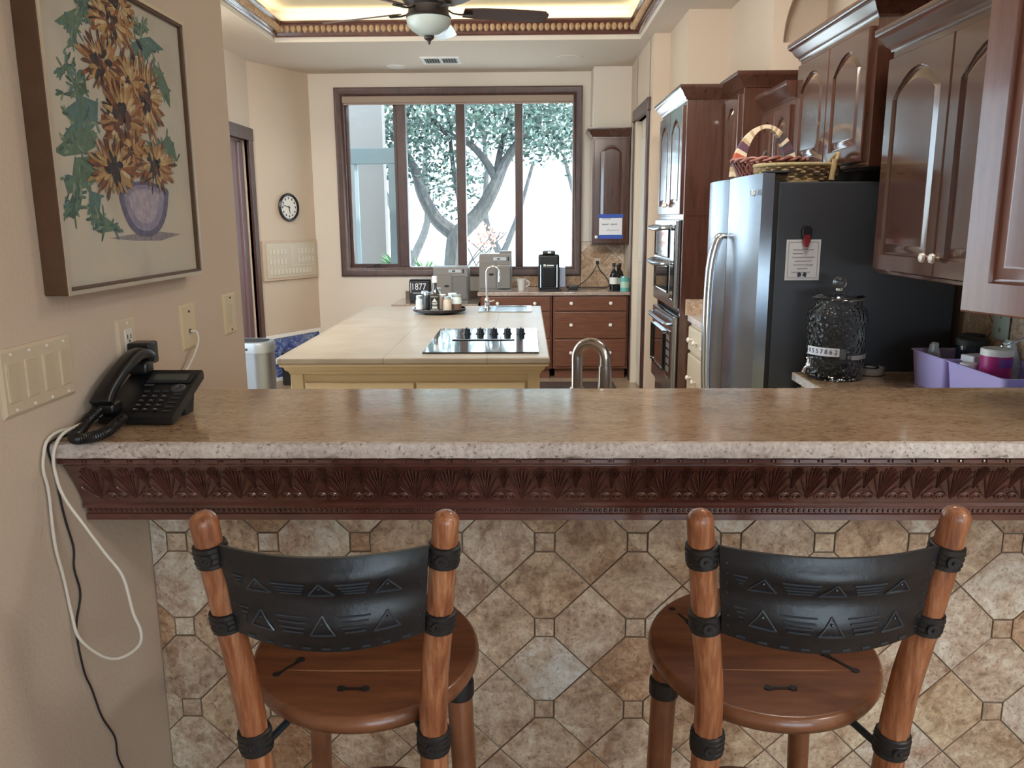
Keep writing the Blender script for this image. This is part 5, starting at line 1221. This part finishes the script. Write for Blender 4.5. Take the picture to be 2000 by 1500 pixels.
def bin_(label, x, y, w, d, h):
    t = thing('lilac_bin', label, 'storage bin', (x, y, RZ), 0, 'lilac plastic bins on the right worktop')
    k = 5; R = []
    for s, z, inn in ((.9, 0, 0), (.99, h - .004, 0), (1.03, h - .003, 0), (1.03, h, 0), (.975, h, 0), (.955, h - .01, 0), (.875, .004, 0)):
        R.append([Vector((px * s, py * s, z)) for px, py in rrect(w / 2, d / 2, .018, k)])
    b = MB(); b.rings(R); b.build('bin_shell', PURP, t, 40); return t
bin_('far lilac plastic bin nearest the refrigerator, black jar inside', 1.54, 2.875, .24, .24, .125)
bin_('middle lilac plastic bin holding the magenta jar', 1.54, 2.57, .24, .34, .125)
bin_('third lilac bin, lower and furthest right behind the pale box', 1.585, 2.255, .2, .24, .115)
def canister(name, label, cat, x, y, z, r, h, mb_, ml, lh, extra=None):
    t = thing(name, label, cat, (x, y, z)); b = MB(); b.lathe([(r * .95, 0), (r, .004), (r, h), (r * .92, h + .003)], (0, 0, 0), 28); b.build('jar_body', mb_, t)
    b = MB(); b.lathe([(r * .96, h), (r * 1.04, h + .001), (r * 1.04, h + lh), (r * .98, h + lh + .003), (.001, h + lh + .003)], (0, 0, 0), 28); b.build('lid', ml, t); return t
t = canister('magenta_jar', 'magenta and purple jar with white lid in the middle bin', 'jar', 1.508, 2.60, RZ + .06, .046, .078, MAGENTA, WHITE, .02)
b = MB(); band(b, .0465, 250, 330, .045, .072); b.build('purple_swirl', mat('purple_label', (.17, .03, .3), .35), t); b = MB(); band(b, .0466, 285, 325, .02, .03); band(b, .0466, 290, 325, .034, .04); b.build('red_print', mat('red_label', (.5, .06, .1), .4), t)
t.location.z = RZ + .085
canister('black_jar', 'large dark glass jar with black lid in far bin', 'jar', 1.575, 2.875, RZ + .02, .05, .135, mat('dark_blue_glass', (.008, .014, .02), .1), BLACKM, .02)
canister('white_tub', 'small white round tub lid showing in the middle bin', 'tub', 1.455, 2.66, RZ + .085, .026, .028, WHITE, WHITE, .012)
canister('dark_flask', 'black flask between refrigerator and black jar', 'flask', 1.655, 3.02, RZ, .04, .14, BLACK, BLACKM, .03)
t = thing('white_box', 'small white and black packet box lying on the bins', 'box', (1.53, 2.73, RZ + .118), 15); b = MB(); b.box(-.055, .055, -.03, .03, 0, .026, .003, 1); b.build('carton', mat('carton_white', (.68, .67, .72), .5), t); b = MB(); b.box(-.005, .012, -.0305, .0, .002, .0262); b.build('black_flash', BLACK, t); b = MB(); b.box(.025, .045, -.0308, -.03, .008, .018); b.build('print', INKS, t)
def bag(name, label, x, y, z, w, h, m):
    t = thing(name, label, 'packet', (x, y, z), -60); R = []
    for k in range(7):
        u = k / 6; ww = w * (1 - .55 * u * u) ; dd_ = .022 * (1 - u) + .003
        R.append([Vector((ww * math.cos(a) + random.uniform(-.004, .004), dd_ * math.sin(a) + random.uniform(-.003, .003) + .006 * math.sin(5 * u), h * u + random.uniform(-.003, .003))) for a in [2 * PI * i / 14 for i in range(14)]])
    b = MB(); b.rings(R); b.build('crumpled_wrap', m, t, 15); b = MB(); b.box(-w * .46, w * .46, -.004, .004, h - .006, h + .006, .002, 1); b.build('sealed_end', m, t); return t
CEL = mat('clear_wrap', (.42, .45, .44), .2, coat=.5)
bag('clear_packet', 'crumpled clear packet standing behind the magenta jar', 1.63, 2.74, RZ + .06, .04, .125, CEL)
bag('grey_packet', 'grey packet at the front corner of the far bin', 1.475, 2.93, RZ + .06, .03, .09, mat('grey_wrap', (.38, .42, .46), .35))
t = thing('pale_blue_box', 'pale blue printed carton standing before the third lilac bin', 'box', (1.405, 2.29, RZ), 0); b = MB(); b.box(-.045, .055, -.1, .06, 0, .10, .002, 1); b.build('carton', BLUEW, t)
b = MB(); b.box(-.046, -.045, -.02, .05, .075, .082); b.box(-.03, .02, -.101, -.1, .078, .084); b.box(.03, .05, -.101, -.1, .07, .09); b.box(-.02, .05, -.101, -.1, .02, .028); b.build('print', mat('carton_print', (.08, .22, .36), .5), t)
t = thing('wire_whisk', 'thin metal stirrer leaning over the magenta jar lid', 'utensil', (1.53, 2.57, RZ + .192)); b = MB(); b.tube([(-.02, .0, .004), (.06, -.03, .05), (.1, -.05, .085)], .0022, 6); b.build('handle', STEEL, t); b = MB(); b.sphere((-.024, .002, .005), .006, 8, 6); b.build('tip', STEEL, t)
t = thing('backsplash_outlet', 'pale green grey outlet plate on the right backsplash', 'outlet', (1.698, 2.93, 1.105), 0); b = MB(); b.box(0, .006, -.05, .05, -.06, .06, .002, 1); b.build('cover_plate', mat('sage_plate', (.42, .50, .44), .45), t); sk = mat('socket_grey', (.2, .24, .22), .5)
for zz in (-.025, .025): b = MB(); b.box(-.0012, 0, -.006, .006, zz - .008, zz + .008); b.build('socket', sk, t)

# ------------------------------------------------------------------ baskets on the refrigerator
BZ = FZ + .001
def weave(b, rx, ry, z0, z1, n, rows, r, flare=1.15, M=None):
    for j in range(rows):
        u = (j + .5) / rows; s = 1 + (flare - 1) * u; P = []
        for i in range(n * 2):
            a = 2 * PI * i / (n * 2); wv = r * .9 * (1 if (i + j) % 2 else -1); P.append((math.cos(a) * (rx * s + wv), math.sin(a) * (ry * s + wv), z0 + (z1 - z0) * u))
        b.tube(P, r, 6, True)
t = thing('handled_basket', 'tan basket with tall patterned arch handle atop the refrigerator', 'basket', (1.085, 3.86, BZ))
TANW = noise_mat('straw', [(.30, .2, .09), (.48, .36, .2)], (1, 1, 1), 70, .7, 0, .5)
b = MB(); weave(b, .085, .08, .005, .09, 16, 9, .0055, 1.2); b.lathe([(.08, 0), (.08, .006), (.001, .006)], (0, 0, 0), 24); b.build('bowl', TANW, t, 60)
HM = [TANW, mat('purple_straw', (.10, .04, .07), .7), mat('red_straw', (.42, .08, .04), .7), mat('pale_straw', (.62, .5, .36), .7), mat('dark_straw', (.06, .04, .045), .7)]
b = MB(); R = []; nseg = 36
for i in range(nseg + 1):
    a = PI * i / nseg; e = abs(math.cos(a)); wd_ = .012 + .03 * e ** 2.2
    c = Vector((-math.cos(a) * .108, 0, .05 + math.sin(a) * .215)); nrm = Vector((-math.cos(a), 0, math.sin(a)))
    R.append([c + nrm * wd_ + Vector((0, -.02, 0)), c + nrm * wd_ + Vector((0, .02, 0)), c - nrm * wd_ * .4 + Vector((0, .02, 0)), c - nrm * wd_ * .4 + Vector((0, -.02, 0))])
for i in range(nseg): 
    k = i if i < nseg / 2 else nseg - 1 - i
    b.mi = (3, 0, 1, 2, 2, 3, 1, 1, 0, 3, 3, 0, 3, 3, 3, 0, 3, 3)[k] if i < nseg / 2 else (4, 4, 1, 4, 3, 4, 1, 4, 3, 4, 4, 0, 3, 0, 3, 0, 3, 3)[k]
    b.rings([R[i], R[i + 1]], caps=False)
b.build('arch_handle', HM, t, 20)
b = MB(); b.tube(smoothpath([(-.04, -.03, .09), (-.02, -.035, .13), (.0, -.03, .16), (.012, -.03, .13), (.01, -.03, .09)], 5), .005, 6); b.tube([(.06, -.02, .09), (.085, -.02, .14), (.08, -.01, .17)], .004, 6); b.build('ribbon', mat('dark_ribbon', (.07, .06, .055), .6), t)
t = thing('red_basket', 'round red brown wicker basket in front on the refrigerator', 'basket', (1.04, 3.62, BZ + .034))
b = MB()
for layer, (z0, s0, s1, off) in enumerate(((.0, .82, 1.0, .2), (.0, .82, 1.0, -.2))):
    for k in range(34):
        a = 2 * PI * k / 34; P = []
        for u in (0, .33, .66, 1): P.append(((.15 * (s0 + (s1 - s0) * u) + .003 * layer) * math.cos(a + off * u), (.12 * (s0 + (s1 - s0) * u) + .003 * layer) * math.sin(a + off * u), .004 + .062 * u))
        b.tube(P, .0055, 6)
b.lathe([(.12, .001), (.12, .007), (.001, .007)], (0, 0, 0), 24); b.build('woven_side', noise_mat('red_wicker', [(.10, .025, .025), (.24, .08, .06)], (1, 1, 1), 30, .45, .2), t, 60)
b = MB()
for ph_ in (0, PI):
    b.tube([((.152 + .006 * math.cos(9 * a + ph_)) * math.cos(a), (.122 + .006 * math.cos(9 * a + ph_)) * math.sin(a), .07 + .007 * math.sin(9 * a + ph_)) for a in [2 * PI * i / 90 for i in range(90)]], .007, 6, True)
b.build('braided_rim', noise_mat('red_rim', [(.16, .045, .035), (.36, .15, .11)], (1, 1, 1), 30, .4, .2), t, 60)
t = thing('tan_tray_basket', 'shallow tan woven tray basket with side handle on the refrigerator', 'basket', (1.075, 3.36, BZ))
b = MB(); weave(b, .148, .095, .006, .06, 20, 6, .0058, 1.08); b.lathe([(.11, .001), (.11, .007), (.001, .007)], (0, 0, 0), 24); b.build('woven_side', TANW, t, 60)
b = MB(); b.tube([(.163 * math.cos(a), .106 * math.sin(a), .067) for a in [2 * PI * i / 40 for i in range(40)]], .0085, 8, True); b.build('rim', noise_mat('straw_rim', [(.3, .22, .1), (.5, .4, .22)], (1, 1, 1), 90, .7, 0, .6), t, 60)
b = MB()
for k in range(10): a = -PI / 2 + (k - 4.5) * .19; p = Vector((.166 * math.cos(a), .108 * math.sin(a), .03 + .014 * (k % 2))); b.box(p.x - .014, p.x + .014, p.y - .003, p.y + .003, p.z - .004, p.z + .004)
b.build('dark_pattern', mat('dark_weave', (.045, .025, .015), .7), t)
for sx in (1,): b = MB(); b.tube(smoothpath([(.115, -.085, .06), (.138, -.065, .1), (.153, -.02, .112), (.156, .04, .1), (.143, .08, .06)], 5), .008, 8); b.tube([(.105, -.1, .006), (.12, -.085, .085)], .011, 8); b.build('handle', TANW, t, 60)
t = thing('black_pan', 'black roasting pan at the back of the refrigerator top', 'pan', (1.44, 3.44, BZ)); b = MB(); b.rings([[Vector((x * s, y * s, z)) for x, y in rrect(.16, .17, .03)] for s, z in ((.9, 0), (1, .042), (1.04, .045), (.97, .045), (.88, .006))]); b.build('pan_body', BLACKM, t); b = MB(); b.tube(smoothpath([(-.06, -.17, .036), (-.05, -.2, .04), (.05, -.2, .04), (.06, -.17, .036)], 4), .006, 8); b.build('handle', BLACK, t)

# ------------------------------------------------------------------ light
def area(name, loc, rot, sx, sy, power, col, portal=False):
    l = bpy.data.lights.new(name, 'AREA'); l.shape = 'RECTANGLE'; l.size, l.size_y = sx, sy; l.energy = power; l.color = col
    o = bpy.data.objects.new(name, l); COL.objects.link(o); o.location = loc; o.rotation_euler = rot
    if portal: l.cycles.is_portal = True
    return o
area('kitchen_window_portal', (-.64, 8.28, 1.82), (-PI / 2, 0, 0), 2.3, 1.72, 1, (1, 1, 1), True)
area('dining_window_portal', (1.95, -4.16, 1.3), (PI / 2, 0, 0), 3.0, 2.3, 1, (1, 1, 1), True)
area('patio_window_portal', (-2.57, 4.45, 1.15), (0, -PI / 2, 0), 2.2, 2.8, 1, (1, 1, 1), True)
# added unseen lamps that brighten the rooms, then rope light tucked behind the tray moulding, shining at the tray ceiling
for (x, y, p, tilt) in ((2.5, -.3, 40, 0), (3.2, -2.6, 24, 0), (1.3, -1.6, 12, 0), (-1.5, 2.95, 28, 62), (-.45, 2.95, 28, 62), (.6, 2.95, 28, 62), (-2.2, 4.2, 30, 10), (-2.2, 5.6, 24, 10), (1.0, 2.45, 11, 0)):
    l = area('added_ceiling_fill', (x, y, 2.82), (math.radians(tilt), 0, 0), .45, .45, p, (1, .95, .88)); l.data.shape = 'DISK'
    if tilt > 30: l.data.spread = math.radians(120)
for (x, y, sx, sy) in ((-.53, 6.665, 2.7, .03), (-.53, 3.16, 2.7, .03), (-1.90, 4.9, .03, 3.4), (.835, 4.9, .03, 3.4)):
    area('cove_light', (x, y, 2.985), (PI, 0, 0), sx, sy, 3.6, (1, .86, .60))
sun = bpy.data.lights.new('sun', 'SUN'); sun.energy = 6; sun.angle = .01; sun.color = (1, .95, .86)
so = bpy.data.objects.new('sun', sun); COL.objects.link(so); so.rotation_euler = (math.radians(18), math.radians(38), 0)
W = bpy.data.worlds.new('world'); S.world = W; W.use_nodes = True
bg = W.node_tree.nodes['Background']; bg.inputs[0].default_value = (.66, .85, 1., 1); bg.inputs[1].default_value = 7.5
S.cycles.use_denoising = True
S.cycles.max_bounces = 10; S.cycles.diffuse_bounces = 5; S.cycles.transmission_bounces = 10; S.cycles.transparent_max_bounces = 12
S.cycles.caustics_reflective = False; S.cycles.caustics_refractive = False; S.cycles.sample_clamp_indirect = 6
S.view_settings.view_transform = 'Standard'; S.view_settings.look = 'None'; S.view_settings.gamma = 1; S.view_settings.use_curve_mapping = False
S.view_settings.exposure = 0.
